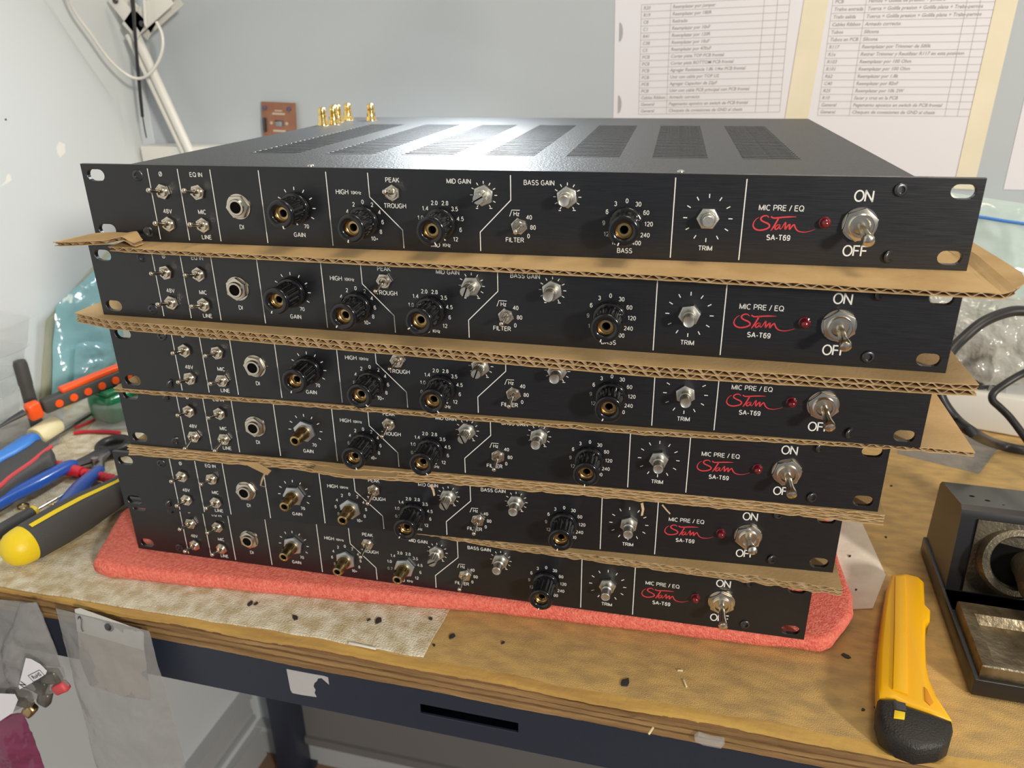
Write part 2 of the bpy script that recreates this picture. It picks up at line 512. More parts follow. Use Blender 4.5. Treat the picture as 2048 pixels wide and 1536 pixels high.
M['panelgrey'] = mat('grey_steel_panel', (0.16, 0.155, 0.15), 0.5, bump=0.1, bscale=300)
mb = MB().box(((lx + 860) / 2, 488, -409), (860 - lx - 30, 3, 706))
mb.box(((lx + 860) / 2, 484, -745), (860 - lx - 30, 8, 14))
wloc(mb, 'back_panel', 'panelgrey')
for (x, y) in ((lx, 470), (860, 470), (XL + 40, YE + 23), (860, YE + 23)):
    mb = MB().rbox((x, y, (AZ0 + ZF) / 2), (42, 42, AZ0 - ZF), 3)
    mb.box((x, y, ZF + 4), (60, 60, 8))
    wloc(mb, 'leg', 'navy')
mb = MB()
P = [ty(u, v, YE + 2.8) for u, v in ((573, 1338), (614, 1346), (648, 1352), (656, 1355), (658, 1369), (650, 1362), (643, 1356), (636, 1357), (634, 1362), (629, 1366), (627, 1373), (631, 1380), (629, 1386), (633, 1394), (605, 1390), (585, 1386), (581, 1380))]
mb.prism([(p.x, p.z) for p in P], 0, 0.25, 0, 0, Matrix(((1, 0, 0, 0), (0, 0, -1, YE + 2.95), (0, 1, 0, 0), (0, 0, 0, 1))))
tag(wloc(mb, 'label_remnant', 'sticker'), 'torn silver grey sticker')

# ------------------------------------------------------------------ rack units
PW, PH = 482.6, 44.2
HZ = PH / 2
def stadium(cx, cz, wdt, h, n=8):
    r_ = h / 2; a = wdt / 2 - r_
    out = [(cx + a + r_ * math.cos(R(-90 + 180 * i / n)), cz + r_ * math.sin(R(-90 + 180 * i / n))) for i in range(n + 1)]
    out += [(cx - a + r_ * math.cos(R(90 + 180 * i / n)), cz + r_ * math.sin(R(90 + 180 * i / n))) for i in range(n + 1)]
    return out
XZ = Matrix(((1, 0, 0, 0), (0, 0, 1, 0), (0, 1, 0, 0), (0, 0, 0, 1)))      # plate xy -> panel xz, thickness to +y
vs, fs = plate([(-PW / 2, -HZ), (PW / 2, -HZ), (PW / 2, HZ), (-PW / 2, HZ)],
               [stadium(sx * 232.55, sz * 15.9, 11.6, 7.2)[::-1] for sx in (-1, 1) for sz in (-1, 1)], 3.0, 0.2)
me_panel = MB().add(vs, [f[::-1] for f in fs], 0, Matrix.Translation((0, 0, HZ)) @ XZ).mesh('front_panel', 'panel', False)

# single-stroke sans lettering (cap height 1): glyph -> (advance width, list of polylines)
def arc(cx, cy, rx, ry, a0, a1, n=9):
    return [(cx + rx * math.cos(R(a0 + (a1 - a0) * i / n)), cy + ry * math.sin(R(a0 + (a1 - a0) * i / n))) for i in range(n + 1)]
G = {
 'A': (.72, [[(0, 0), (.34, 1), (.38, 1), (.72, 0)], [(.12, .33), (.60, .33)]]),
 'B': (.62, [[(.3, .54), (0, .54), (0, 1), (.32, 1)] + arc(.34, .77, .22, .23, 90, -90, 6) + [(.36, .54)] + arc(.36, .27, .26, .27, 90, -90, 6) + [(0, 0), (0, .54)]]),
 'C': (.72, [arc(.39, .5, .38, .51, 48, 312, 14)]),
 'D': (.70, [[(0, 0), (0, 1), (.3, 1)] + arc(.3, .5, .40, .5, 90, -90, 10) + [(0, 0)]]),
 'E': (.58, [[(.58, 0), (0, 0), (0, 1), (.56, 1)], [(0, .54), (.52, .54)]]),
 'F': (.54, [[(0, 0), (0, 1), (.54, 1)], [(0, .53), (.48, .53)]]),
 'G': (.76, [arc(.39, .5, .38, .51, 45, 322, 14) + [(.72, .16), (.72, .46), (.42, .46)]]),
 'H': (.68, [[(0, 0), (0, 1)], [(.68, 0), (.68, 1)], [(0, .53), (.68, .53)]]),
 'I': (.06, [[(.03, 0), (.03, 1)]]),
 'K': (.66, [[(0, 0), (0, 1)], [(.62, 1), (0, .36)], [(.22, .58), (.66, 0)]]),
 'L': (.52, [[(0, 1), (0, 0), (.52, 0)]]),
 'M': (.82, [[(0, 0), (0, 1), (.41, .05), (.82, 1), (.82, 0)]]),
 'N': (.68, [[(0, 0), (0, 1), (.68, 0), (.68, 1)]]),
 'O': (.80, [arc(.40, .5, .40, .51, 90, 450, 18)]),
 'P': (.60, [[(0, 0), (0, 1), (.34, 1)] + arc(.34, .735, .26, .265, 90, -90, 7) + [(0, .47)]]),
 'Q': (.82, [arc(.40, .5, .40, .51, 90, 450, 18), [(.46, .26), (.80, -.06)]]),
 'R': (.66, [[(0, 0), (0, 1), (.36, 1)] + arc(.36, .745, .26, .255, 90, -90, 7) + [(0, .49)], [(.34, .49), (.66, 0)]]),
 'S': (.62, [arc(.30, .755, .27, .25, 30, 262, 9) + arc(.31, .25, .30, .26, 82, -152, 10)]),
 'T': (.64, [[(0, 1), (.64, 1)], [(.32, 1), (.32, 0)]]),
 'U': (.66, [[(0, 1), (0, .36)] + arc(.33, .34, .33, .35, 180, 360, 9) + [(.66, 1)]]),
 'V': (.70, [[(0, 1), (.35, 0), (.70, 1)]]),
 'z': (.42, [[(.02, .68), (.42, .68), (0, 0), (.42, 0)]]),
 '0': (.52, [arc(.26, .5, .26, .51, 90, 450, 16)]),
 '1': (.34, [[(0, .76), (.22, 1), (.22, 0)]]),
 '2': (.54, [arc(.27, .72, .25, .29, 160, -30, 9) + [(.02, 0), (.54, 0)]]),
 '3': (.54, [arc(.26, .75, .24, .26, 155, -80, 8) + arc(.26, .26, .27, .27, 80, -155, 9)]),
 '4': (.58, [[(.44, 0), (.44, 1), (0, .27), (.58, .27)]]),
 '5': (.54, [[(.50, 1), (.10, 1), (.05, .50)] + arc(.26, .32, .27, .33, 130, -150, 10)]),
 '6': (.54, [arc(.30, .70, .26, .31, 40, 170, 7) + [(.02, .34)], arc(.27, .32, .25, .33, 90, 450, 14)]),
 '7': (.54, [[(0, 1), (.54, 1), (.18, 0)]]),
 '8': (.54, [arc(.27, .75, .23, .25, 90, 450, 12), arc(.27, .26, .26, .27, 90, 450, 12)]),
 '9': (.54, [arc(.27, .68, .25, .33, 90, 450, 14), [(.52, .66)] + arc(.24, .30, .27, .31, 10, -140, 7)]),
 '.': (.10, [[(0, .0), (.10, .0)]]), '+': (.46, [[(0, .40), (.46, .40)], [(.23, .17), (.23, .63)]]), '-': (.30, [[(0, .36), (.30, .36)]]),
 '/': (.36, [[(0, -.05), (.36, 1.05)]]), ' ': (.16, []), 'Ø': (.80, [arc(.40, .5, .40, .51, 90, 450, 18), [(.06, -.06), (.74, 1.06)]]),
 'h': (.5, []),
}
def glyphs(mb, s, h, x, z, wd, gap=0.24, shear=0.0):
    tot = sum(G[c][0] for c in s) + gap * (len(s) - 1)
    pos = -tot / 2
    for c in s:
        for pl in G[c][1]:
            q = [Vector((x + (pos + a) * h + shear * (b - .5) * h, z + (b - .5) * h)) for a, b in pl]
            run = [q[0]]
            for i in range(1, len(q)):
                run.append(q[i])
                sharp = i == len(q) - 1
                if not sharp:
                    e1, e2 = q[i] - q[i - 1], q[i + 1] - q[i]
                    sharp = e1.length > 1e-9 and e2.length > 1e-9 and e1.angle(e2) > R(42)
                if sharp:
                    if len(run) == 2:
                        d = (run[1] - run[0]).normalized() * wd * 0.42
                        run = [run[0] - (d if i - 1 > 0 else d * 0), run[1] + (d if i < len(q) - 1 else d * 0)]
                    stroke(mb, run, wd, z=0.06)
                    run = [q[i]]
        pos += G[c][0] + gap
# printed legends: local frame x right, y up, z out of the panel, origin at the panel centre
FR = (R(90), 0, 0)
LEG = []      # (name, mesh) printed on every panel
def legend(s, h, x, z, wd=None, gap=0.24, shear=0.0):
    mb = MB(); glyphs(mb, s, h, x, z, wd or 0.15 * h, gap, shear)
    LEG.append(('legend', mb.mesh('legend', 'print', False)))
def mark(name, pl, wd):
    mb = MB(); stroke(mb, pl, wd, z=0.06)
    LEG.append((name, mb.mesh(name, 'print', False)))
for s, x, z in (('Ø', -190.3, 17.3), ('EQ IN', -167.9, 17.3), ('48V', -190.0, -3.8), ('MIC', -167.8, -3.7), ('LINE', -167.5, -18.3), ('DI', -144.1, -11.7),
                ('GAIN', -108.8, -15.1), ('PEAK', -51.1, 16.4), ('TROUGH', -50.6, 2.6), ('MID GAIN', -14.1, 16.4), ('BASS GAIN', 29.1, 16.4),
                ('FILTER', 16.0, -14.0), ('BASS', 74.9, -17.8), ('TRIM', 116.0, -15.1), ('MID', -28.6, -18.2)):
    legend(s, 2.3, x, z)
legend('HIGH', 2.4, -80.6, 9.5); legend('10KHz', 1.6, -72.5, 9.2); legend('KHz', 1.8, -22.2, -18.2); legend('70', 2.1, -104.0, -10.2)
def ring_text(c, r_, items, h):
    for a, s in items:
        legend(s, h, c[0] + r_ * math.sin(R(a)), c[1] + r_ * math.cos(R(a)))
ring_text((-69.2, -6.5), 10.8, [(0, '0'), (30, '2'), (60, '4'), (90, '6'), (120, '8'), (150, '10+'), (-30, '2'), (-60, '4'), (-90, '6'), (-120, '8'), (-150, '10-')], 2.1)
ring_text((-25.2, -6.5), 11.6, [(-15, '2.0'), (15, '2.8'), (45, '3.5'), (75, '4.5'), (105, '6'), (135, '12'), (-45, '1.4'), (-75, '1.0'), (-105, '0.7'), (-135, '0')], 2.1)
ring_text((75.0, -3.5), 11.6, [(0, '0'), (30, '30'), (60, '60'), (90, '120'), (120, '240'), (150, '400'), (-30, '3'), (-60, '6'), (-90, '9'), (-120, '12'), (-150, '15')], 2.1)
legend('40', 2.1, 23.8, -1.7); legend('80', 2.1, 25.9, -7.0); legend('0', 2.1, 23.5, -11.7); legend('Hz', 2.1, 17.0, 0.0)
mark('slope_symbol', [(13.3, -1.4), (14.5, 1.9), (18.8, 1.9)], 0.36)
legend('MIC PRE / EQ', 2.55, 151.2, 6.3, 0.36); legend('SA-T69', 2.45, 151.4, -8.5, 0.42)
legend('ON', 5.0, 188.7, 13.0, 0.72, 0.17, 0.0); legend('OFF', 5.0, 188.7, -14.0, 0.72, 0.17, 0.0)
def ticks(c, r0, r1, angs, wd=0.5):
    for a in angs:
        s_, c_ = math.sin(R(a)), math.cos(R(a))
        mark('tick_mark', [(c[0] + r0 * s_, c[1] + r0 * c_), (c[0] + r1 * s_, c[1] + r1 * c_)], wd)
ticks((-109.0, 0.0), 9.9, 11.7, (-120, -90, -60, -30, 0, 30, 60, 90, 120))
ticks((-0.7, 9.4), 5.9, 7.4, range(-150, 151, 30), 0.42)
ticks((44.0, 9.4), 5.9, 7.4, range(-150, 151, 30), 0.42)
for cx in (-0.7, 44.0):
    mark('tick_mark', [(cx + 3.0, 2.5), (cx + 4.6, 2.5)], 0.4); mark('tick_mark', [(cx - 4.4, 2.3), (cx - 3.2, 2.3)], 0.45)
ticks((116.0, 0.3), 10.2, 12.2, range(0, 360, 30), 0.48)
for pl in ([(-198, 20.3), (-198, -20.5)], [(-179, 20.3), (-179, -20.5)], [(-158.7, 20.3), (-158.7, -20.5)], [(-129.1, 20.3), (-129.1, -20.5)], [(-89.1, 20.2), (-89.1, -20.6)],
           [(-64.9, 20), (-64.8, 7.1), (-47.1, -10.6), (-47.0, -20.7)], [(14.0, 20.0), (14.0, 7.1), (-3.1, -10.4), (-3.1, -20.7)], [(98.7, 20.2), (98.7, -20.7)], [(133.3, 20.1), (133.3, -20.7)]):
    mark('divider_line', pl, 0.52)
# red script logo, traced as pen strokes
lg = MB()
def LP(pts): return [(138.2 + (x - 360) * 0.0415 + 0.1 * (y - 141) * 0.0415, -1.3 - (y - 141) * 0.0437) for x, y in pts]
def pen(pts, wmax, w0=0.25, w1=0.25):
    q = [p.to_2d() for p in smooth_path([Vector((a, b, 0)) for a, b in LP(pts)], 7)]
    n = len(q)
    stroke(lg, q, [w0 + (wmax - w0) * min(1, 5 * i / n) if i < n * .5 else w1 + (wmax - w1) * min(1, 4 * (n - 1 - i) / n) for i in range(n)], z=0.07)
pen([(548, 78), (528, 60), (494, 60), (462, 78), (456, 104), (484, 126), (530, 144), (556, 166), (546, 194), (500, 216), (440, 226), (392, 214), (366, 182), (372, 140), (398, 102), (432, 78)], 0.75, 0.4, 0.2)
pen([(572, 66), (600, 82), (640, 80), (720, 70), (800, 64), (865, 62)], 0.7, 0.7, 0.15)
pen([(662, 80), (640, 120), (606, 180), (572, 228)], 0.75, 0.6, 0.3)
pen([(672, 152), (640, 166), (620, 196), (630, 212), (656, 196), (678, 160), (672, 190), (684, 206), (704, 186)], 0.6)
pen([(704, 186), (728, 146), (744, 130), (738, 176), (740, 206), (764, 172), (792, 150), (786, 190), (792, 206), (814, 174), (840, 152), (852, 178), (868, 206), (900, 228), (960, 234), (1020, 222), (1080, 198)], 0.65, 0.4, 0.12)
me_logo = lg.mesh('script_logo', 'printred', False)

# hardware, all with local z pointing out of the panel
def lathe_mesh(name, prof, m, n=24, **k):
    return MB().lathe(prof, n, **k).mesh(name, m)
me_screw = None
mb = MB().lathe([(3.3, 0), (3.3, 0.5), (3.0, 1.2), (2.3, 1.6), (1.75, 1.6), (1.6, 1.5)], 20)
mb = MB(); mb.lathe([(3.3, 0), (3.2, 0.5), (2.9, 0.85), (2.5, 1.0), (1.75, 1.0), (1.7, 0.1), (0.01, 0.1)], 18)
me_screw = mb.mesh('panel_screw', 'screw')
def nut_mesh(af, h, bore, m, rot=0.0, name='nut'):
    mb = MB().prism(hexpoly(af, rot), 0, h, min(0.5, h * .3))
    mb.lathe([(bore, h + .02), (bore + .7, h + .03), (bore + .7, h - .1)], 18)
    return mb.mesh(name, m, True, 25)
me_tbush = lathe_mesh('toggle_switch', [(3.0, 0), (3.0, 3.0), (2.75, 3.3), (2.1, 3.3), (1.8, 2.0), (0.01, 1.9)], 'nickel', 18)
me_tnut = [nut_mesh(8.0, 1.9, 3.0, 'nickel', a) for a in (0, 13, 30, 44)]
me_tlever = lathe_mesh('lever', [(0.95, 0), (1.0, 4), (1.15, 8), (1.45, 10.2), (1.5, 11.0), (1.25, 11.8), (0.7, 12.2), (0.01, 12.3)], 'nickel', 14)
mb = MB().lathe([(4.75, 0), (4.75, 3.4), (4.4, 3.9), (3.35, 3.9), (3.2, 3.5)], 26, 0, cap=False)
mb.lathe([(3.2, 3.5), (3.2, 2.65), (0.01, 2.65)], 26, 1, cap=False)
me_jack = mb.mesh('input_jack', ['nickel', 'hole'])
me_jnut = MB().lathe([(7.2, 0), (7.2, 0.6), (6.2, 0.7)], 28).prism(hexpoly(12.2, 8), 0.6, 2.5, 0.5).mesh('nut', 'nickel', True, 25)
# pointer knob without its cap
def flute(a, k):
    return 1.0 - (0.085 * max(0.0, math.cos(12 * a)) ** 1.5 if 4 <= k <= 8 else 0.0)
mb = MB().lathe([(8.3, 0.8), (8.8, 1.4), (8.8, 3.4), (8.3, 3.9), (7.4, 4.1), (7.3, 8), (7.2, 12), (7.15, 16), (7.15, 17.6)], 112, 0, None, flute, cap=False)
mb.lathe([(7.15, 17.6), (7.75, 18.0), (7.75, 19.2), (7.3, 19.8), (6.2, 20.0), (4.8, 19.6), (4.3, 19.1), (4.2, 14.5)], 56, 0, cap=False)
me_knob = mb.mesh('knob', 'knob', True, 50)
mb = MB().lathe([(4.15, 17.2), (4.1, 15.6), (3.6, 15.2), (3.3, 15.9), (2.2, 15.9), (1.9, 15.4)], 26, 0, cap=False); mb.lathe([(1.9, 15.4), (1.9, 12), (0.01, 12)], 26, 1, cap=False)
me_insert = mb.mesh('brass_insert', ['brass', 'hole'])
mb = MB()
mb.box((0, 6.9, 20.0), (0.55, 1.5, 0.25)); mb.box((0, 7.75, 18.6), (0.55, 0.2, 1.9)); mb.box((0, 8.45, 3.95), (0.6, 0.9, 0.2)); mb.box((0, 8.8, 2.4), (0.6, 0.15, 2.2))
me_pointer = mb.mesh('pointer_line', 'print', False)
# bare shafts
def slot_cyl(prof, n, slit, z0, z1, mi=0):
    return MB().lathe(prof, n, mi, None, lambda a, k: 1.0)
mb = MB().lathe([(3.6, 0), (3.6, 5.2), (3.3, 5.5), (3.0, 5.5)], 20)
mb.lathe([(3.0, 5.0), (3.0, 12.6), (2.75, 13.0), (0.01, 13.0)], 54, 0, None, lambda a, k: 1.0 - (0.09 if (int(round(a / (2 * math.pi) * 54)) % 3 == 0) else 0))
mb.box((0, 0, 12.9), (0.75, 5.6, 0.5), 1)
me_knurl = mb.mesh('control_shaft', ['alu', 'hole'], True, 30)
mb = MB().lathe([(3.6, 0), (3.6, 6.2), (3.3, 6.5), (3.0, 6.5), (3.0, 12.4), (2.6, 12.9), (2.2, 12.7), (0.01, 12.7)], 24)
me_round = mb.mesh('control_shaft', 'alu')
mb = MB().lathe([(3.6, 0), (3.6, 4.6), (3.3, 5.0), (3.0, 5.0), (3.0, 9.2), (2.6, 9.6), (0.01, 9.6)], 24)
me_roundshort = mb.mesh('control_shaft', 'alu')
me_potnut = [nut_mesh(10.0, 2.1, 3.6, 'alu', a) for a in (0, 10, 22, 38)]
mb = MB().prism(hexpoly(13.2, 5), 0, 2.4, 0.6); mb.lathe([(5.0, 2.4), (4.8, 3.4), (4.0, 3.5)], 24)
me_bignut = mb.mesh('nut', 'zinc', True, 25)
def collet_geo():
    mb = MB()
    mb.lathe([(4.2, 2.0), (4.7, 3.0), (4.7, 4.4), (3.9, 8.4), (3.35, 9.4), (3.35, 9.9), (4.0, 10.2), (3.95, 12.4), (3.3, 15.4), (2.9, 15.7), (2.2, 15.7), (2.0, 15.3)], 28, 0, cap=False)
    mb.lathe([(2.0, 15.3), (2.0, 11.5), (0.01, 11.5)], 28, 1, cap=False)
    for a in (40, 160, 280):
        q = Matrix.Rotation(R(a), 4, 'Z')
        mb.box((4.1, 0, 5.6), (1.0, 0.5, 5.2), 1, q)
    return mb
me_collet = collet_geo().mesh('collet_shaft', ['brass', 'hole'])
mb = MB().lathe([(2.9, 0), (2.9, 0.5), (2.45, 0.7), (2.45, 2.2), (2.1, 3.4), (1.3, 4.2), (0.01, 4.5)], 20)
me_led = mb.mesh('indicator_lamp', 'led')
# large power toggle
mb = MB().lathe([(5.9, 0), (5.9, 5.2), (5.5, 5.6), (4.3, 5.6), (3.9, 4.2), (0.01, 4.0)], 30)
me_pbush = mb.mesh('power_switch', 'nickel')
me_pnut = MB().lathe([(8.3, 0), (8.3, 1.0), (6.2, 1.05)], 36).prism(hexpoly(14.6, 12), 1.0, 3.4, 0.5).mesh('nut', 'nickel', True, 25)
mb = MB().lathe([(1.9, 0), (2.0, 6), (2.4, 12), (3.0, 15.2), (3.05, 16.4), (2.6, 17.6), (1.4, 18.3), (0.01, 18.5)], 20)
me_plever = mb.mesh('lever', 'nickel')
# chassis
mb = MB().rbox((0, 3 + 347 / 2, HZ), (422, 347, PH - 0.2), 1.2)
me_chassis = mb.mesh('chassis', 'cover', True, 25)
mb = MB()
mb.box((0, 3 + 347 / 2, 0.7), (422, 347, 1.2)); mb.box((-210.4, 3 + 347 / 2, HZ - 0.7), (1.2, 347, PH - 2.8)); mb.box((210.4, 3 + 347 / 2, HZ - 0.7), (1.2, 347, PH - 2.8)); mb.box((0, 349.4, HZ - 0.7), (420, 1.2, PH - 2.8))
mb.box((0, 3 + 347 / 2, 20), (416, 340, 1.2), 1)
me_tub = mb.mesh('chassis', ['cover', 'inside'], False)
VC = [-151 + 50.35 * i for i in range(7)]
vs, fs = plate([(-211, 3), (211, 3), (211, 350), (-211, 350)], [[(c - 15.8, 61), (c - 15.8, 275), (c + 15.8, 275), (c + 15.8, 61)] for c in VC], 1.2, 0.2)
me_cover = MB().add(vs, fs, 0, Matrix.Translation((0, 0, PH - 1.2))).mesh('top_cover', 'cover', False)
me_louver = MB().box((0, 0, 0), (31.6, 6.0, 0.25), 0, Matrix.Rotation(R(-2.2), 4, 'X')).mesh('louver', 'cover', False)
me_cscrew = MB().lathe([(1.9, 0), (1.8, 0.5), (1.0, 1.0), (0.01, 1.1)], 14).mesh('cover_screw', 'nickel')

U = [  # location of panel centre (room mm), yaw, knobs fitted (gain, high, mid, bass) with pointer angle or None, levers phi/48/eq/mic/peak/filter/power
    ((0.0, 0.0, 280.0), 3.35, (170, 196, 158, 200), 'UUUUUCD', 'topmost black rack unit in the stack, its louvred lid in view'),
    ((-5.0, -10.3, 232.9), 1.37, (205, 215, 235, 198), 'UUUUDCD', 'second black rack unit from the top, between the tan single-wall and the double-wall cardboard'),
    ((-3.8, -1.6, 182.6), 3.43, (200, 140, 150, 205), 'UUUUCDD', 'third black rack unit from the top, directly under the thick double-wall cardboard'),
    ((-16.3, 6.7, 135.6), 3.31, (None, 165, 150, 185), 'UDUDDDD', 'fourth black rack unit from the top, only its gain control is a bare brass collet'),
    ((-32.1, 10.2, 84.3), 4.46, (None, None, 215, 195), 'UUUUDDU', 'fifth black rack unit from the top, gain and high controls are bare brass collets'),
    ((-43.9, 14.5, 35.7), 1.78, (None, None, None, 190), 'UUUUDDD', 'lowest black rack unit resting on the coral foam, a single black knob left on it'),
]
TILT = {'U': (-14, -2), 'D': (15, -1), 'C': (2, 0)}
KC = [(-109.0, 0.0), (-69.2, -6.5), (-25.2, -6.5), (75.0, -3.5)]
TC = [(-190.2, 7.6), (-190.2, -11.2), (-168.0, 7.6), (-168.0, -11.2), (-51.2, 9.6), (18.6, -6.4)]
units = []
for ui, (c, yaw, knobs, lev, label) in enumerate(U):
    rr = random.Random(50 + ui)
    u = thing('rack_unit', label, 'rack unit', (c[0], c[1], c[2] - HZ), (0, 0, R(yaw)), 'stack of six black rack units')
    units.append(u)
    p = put('front_panel', me_panel, u)
    for nm, me in LEG:
        put(nm, me, p, (0, 0, HZ), FR)
    put('script_logo', me_logo, p, (0, 0, HZ), FR)
    if ui == 0:
        put('chassis', me_tub, u)
        cv = put('top_cover', me_cover, u)
        for cx in VC:
            for k in range(29):
                put('louver', me_louver, cv, (cx, 64.6 + k * 7.38, PH - 0.15))
        for sx in (-100.6, 101):
            put('cover_screw', me_cscrew, u, (sx, 6.5, PH))
    else:
        put('chassis', me_chassis, u)
    for sx in (-1, 1):
        for sz in (-1, 1):
            put('panel_screw', me_screw, u, (sx * 204.8, 0, HZ + sz * 16.3), (R(90), 0, rr.random()))
    for k, (x, z) in enumerate(TC):
        t = put('toggle_switch', me_tbush, u, (x, 0, HZ + z), FR)
        put('nut', me_tnut[rr.randrange(4)], t)
        a, b = TILT[lev[k]]
        put('lever', me_tlever, t, (0, 0, 1.9), (R(a + rr.uniform(-1.5, 1.5)), R(b + rr.uniform(-2, 2)), 0))
    j = put('input_jack', me_jack, u, (-144.1, 0, HZ), FR)
    put('nut', me_jnut, j, (0, 0, 0), (0, 0, rr.random()))
    for k, (x, z) in enumerate(KC):
        if knobs[k] is not None:
            kn = put('knob', me_knob, u, (x, 0, HZ + z), FR)
            put('brass_insert', me_insert, kn)
            put('pointer_line', me_pointer, kn, (0, 0, 0), (0, 0, R(-knobs[k])))
        else:
            kn = put('collet_shaft', me_collet, u, (x, 0, HZ + z), (R(90), 0, 0))
            put('nut', me_bignut, kn, (0, 0, 0), (0, 0, rr.random()))
    for me, x, z, ii in ((me_knurl, -0.7, 9.4, 0), (me_round, 44.0, 9.4, 1), (me_roundshort if ui < 1 else me_round, 116.0, 0.3, 2)):
        s_ = put('control_shaft', me, u, (x, 0, HZ + z), (R(90), R(rr.choice((-25, 20, 60)) if ii == 0 else 0), 0))
        put('nut', me_potnut[rr.randrange(4)], s_)
    put('indicator_lamp', me_led, u, (172.5, 0, HZ - 0.3), FR)
    ps = put('power_switch', me_pbush, u, (188.7, 0, HZ - 0.6), FR)
    put('nut', me_pnut, ps, (0, 0, 0), (0, 0, rr.random() * .6))
    a, b = {'D': (15, 4), 'U': (-8, 2)}[lev[6]]
    put('lever', me_plever, ps, (0, 0, 2.5), (R(a), R(b), 0))

# brass collets standing on the lid
me_c2 = MB()
me_c2.lathe([(5.2, 0), (5.1, 1.0), (4.4, 2.4), (3.8, 4.2), (3.8, 7.6), (3.8, 8.2), (3.1, 8.4), (3.2, 8.8), (3.5, 9.2), (3.5, 12.6), (3.0, 14.0), (1.6, 14.9), (0.01, 15.0)], 22)
for a in (30, 150, 270):
    me_c2.box((3.6, 0, 4.0), (0.7, 0.5, 5.0), 1, Matrix.Rotation(R(a), 4, 'Z'))
me_c2 = me_c2.mesh('brass_collet', ['gold', 'hole'])
Zt = 280 + HZ + 0.02
CL = ['brass collet standing nearest the front left of the lid', 'brass collet at the left rim of the lid, rear of the close pair', 'brass collet in front within the middle pair on the lid',
      'brass collet half hidden behind another in the middle of the group', 'brass collet standing at the very back left corner of the lid', 'brass collet standing apart, right of the other five on the lid']
for k, (uu, vv) in enumerate(((630, 250), (654, 243.5), (668, 248), (677, 243), (697, 239.5), (743, 240.5))):
    q = tz(uu, vv, Zt)
    if k in (0, 1): q.x += 8
    tag(put('brass_collet', me_c2, None, q, (0, 0, rng.random() * 6)), CL[k], 'collet', 'loose brass collets on the top unit')

# ------------------------------------------------------------------ cardboard between the units (local frame turned with the stack)
SY = R(3.35)
def interp(pts, n):
    pts = [Vector((p[0], p[1])) for p in pts]
    L = [0]
    for a, b in zip(pts, pts[1:]): L.append(L[-1] + (b - a).length)
    out = []
    for i in range(n):
        d = L[-1] * i / (n - 1)
        k = max(j for j in range(len(L)) if L[j] <= d + 1e-9); k = min(k, len(pts) - 2)
        out.append(pts[k].lerp(pts[k + 1], (d - L[k]) / max(1e-9, L[k + 1] - L[k])))
    return out
def jit(pts, amp, seed, f=0.15):
    r_ = random.Random(seed)
    return [(p.x, p.y + amp * (1.5 * noise.noise(Vector((p.x * f, seed * 3.3, 0))) + 0.7 * (r_.random() - 0.5))) for p in pts]
def cardboard(label, z, th, front, back, walls=1, wave=7.5, warp=None, rag=0.7, seed=1, crush=0.0, top_lip=0.0, lin=0.42):
    z += 0.06; th -= 0.12
    t = thing('cardboard_sheet', label, 'cardboard', (0, 0, z), (0, 0, SY), 'cardboard sheets between the rack units')
    n = 170
    F0, B0 = interp(front, n), interp(back, n)
    Bk = [(p.x, p.y) for p in B0]
    def wz(x, y):
        a = warp(x, y) if warp else 0.0
        if crush: a += crush * noise.noise(Vector((x * 0.045, y * 0.02, seed))) * max(0.0, 1 - max(0.0, y - 3) / 4.0)
        return a
    wl = (th - lin) / walls
    for k in range(walls + 1):
        zz = k * wl
        off = top_lip if k == walls else 0.0
        mb = MB().slab([(x, y + off) for x, y in jit(F0, rag, seed * 10 + k)], Bk, zz, zz + lin, 5, wz)
        mb.build('liner', 'kraft', t, smooth=False)
    total = sum((F0[i + 1] - F0[i]).length for i in range(n - 1))
    for k in range(walls):
        m = int(total / wave * 8)
        FF, BB = interp(front, m + 1), interp(back, m + 1)
        FF = jit(FF, rag * 0.6, seed * 20 + k)
        amp = (wl - lin) / 2
        zc = k * wl + lin / 2 + wl / 2
        vs = []; fs = []
        ph = 1.3 * k
        for lay in (-0.16, 0.16):
            for tt in (0.0, 0.02, 0.25, 1.0):
                for i in range(m + 1):
                    x = FF[i][0] + (BB[i].x - FF[i][0]) * tt; y = FF[i][1] + 0.4 + (BB[i].y - FF[i][1]) * tt
                    s_ = math.sin(2 * math.pi * i / 8 + ph + (1.2 * noise.noise(Vector((x * .05, seed, k))) if tt < .1 else 0))
                    s_ = max(-1, min(1, s_ * 1.12))
                    vs.append((x, y, zc + (amp - 0.18) * s_ + lay + wz(x, y)))
        c = m + 1; o = 4 * c
        for tt in range(3):
            for i in range(m):
                a = tt * c + i
                fs.append((a, a + c, a + c + 1, a + 1)); fs.append((o + a, o + a + 1, o + a + c + 1, o + a + c))
        for i in range(m): fs.append((i, i + 1, o + i + 1, o + i))
        MB().add(vs, fs).build('fluting', 'kraft2', t, smooth=False)
    return t

s1 = cardboard('tan single-wall cardboard sheet sticking out below the topmost unit', 280 - 25.0, 2.9,
          [(-222, -15), (-200, -17.5), (-41, -24.5), (89, -29.6), (181, -35.8), (213, -37.4), (244, -38.2), (250, -37.5)],
          [(-222, 330), (-200, 330), (0, 330), (150, 330), (181, 330), (213, 330), (250, 330), (263, 330)], 1, 7.6,
          lambda x, y: (x - 246) * 0.55 if x > 246 and y < 80 else 0.0, 0.6, 2)
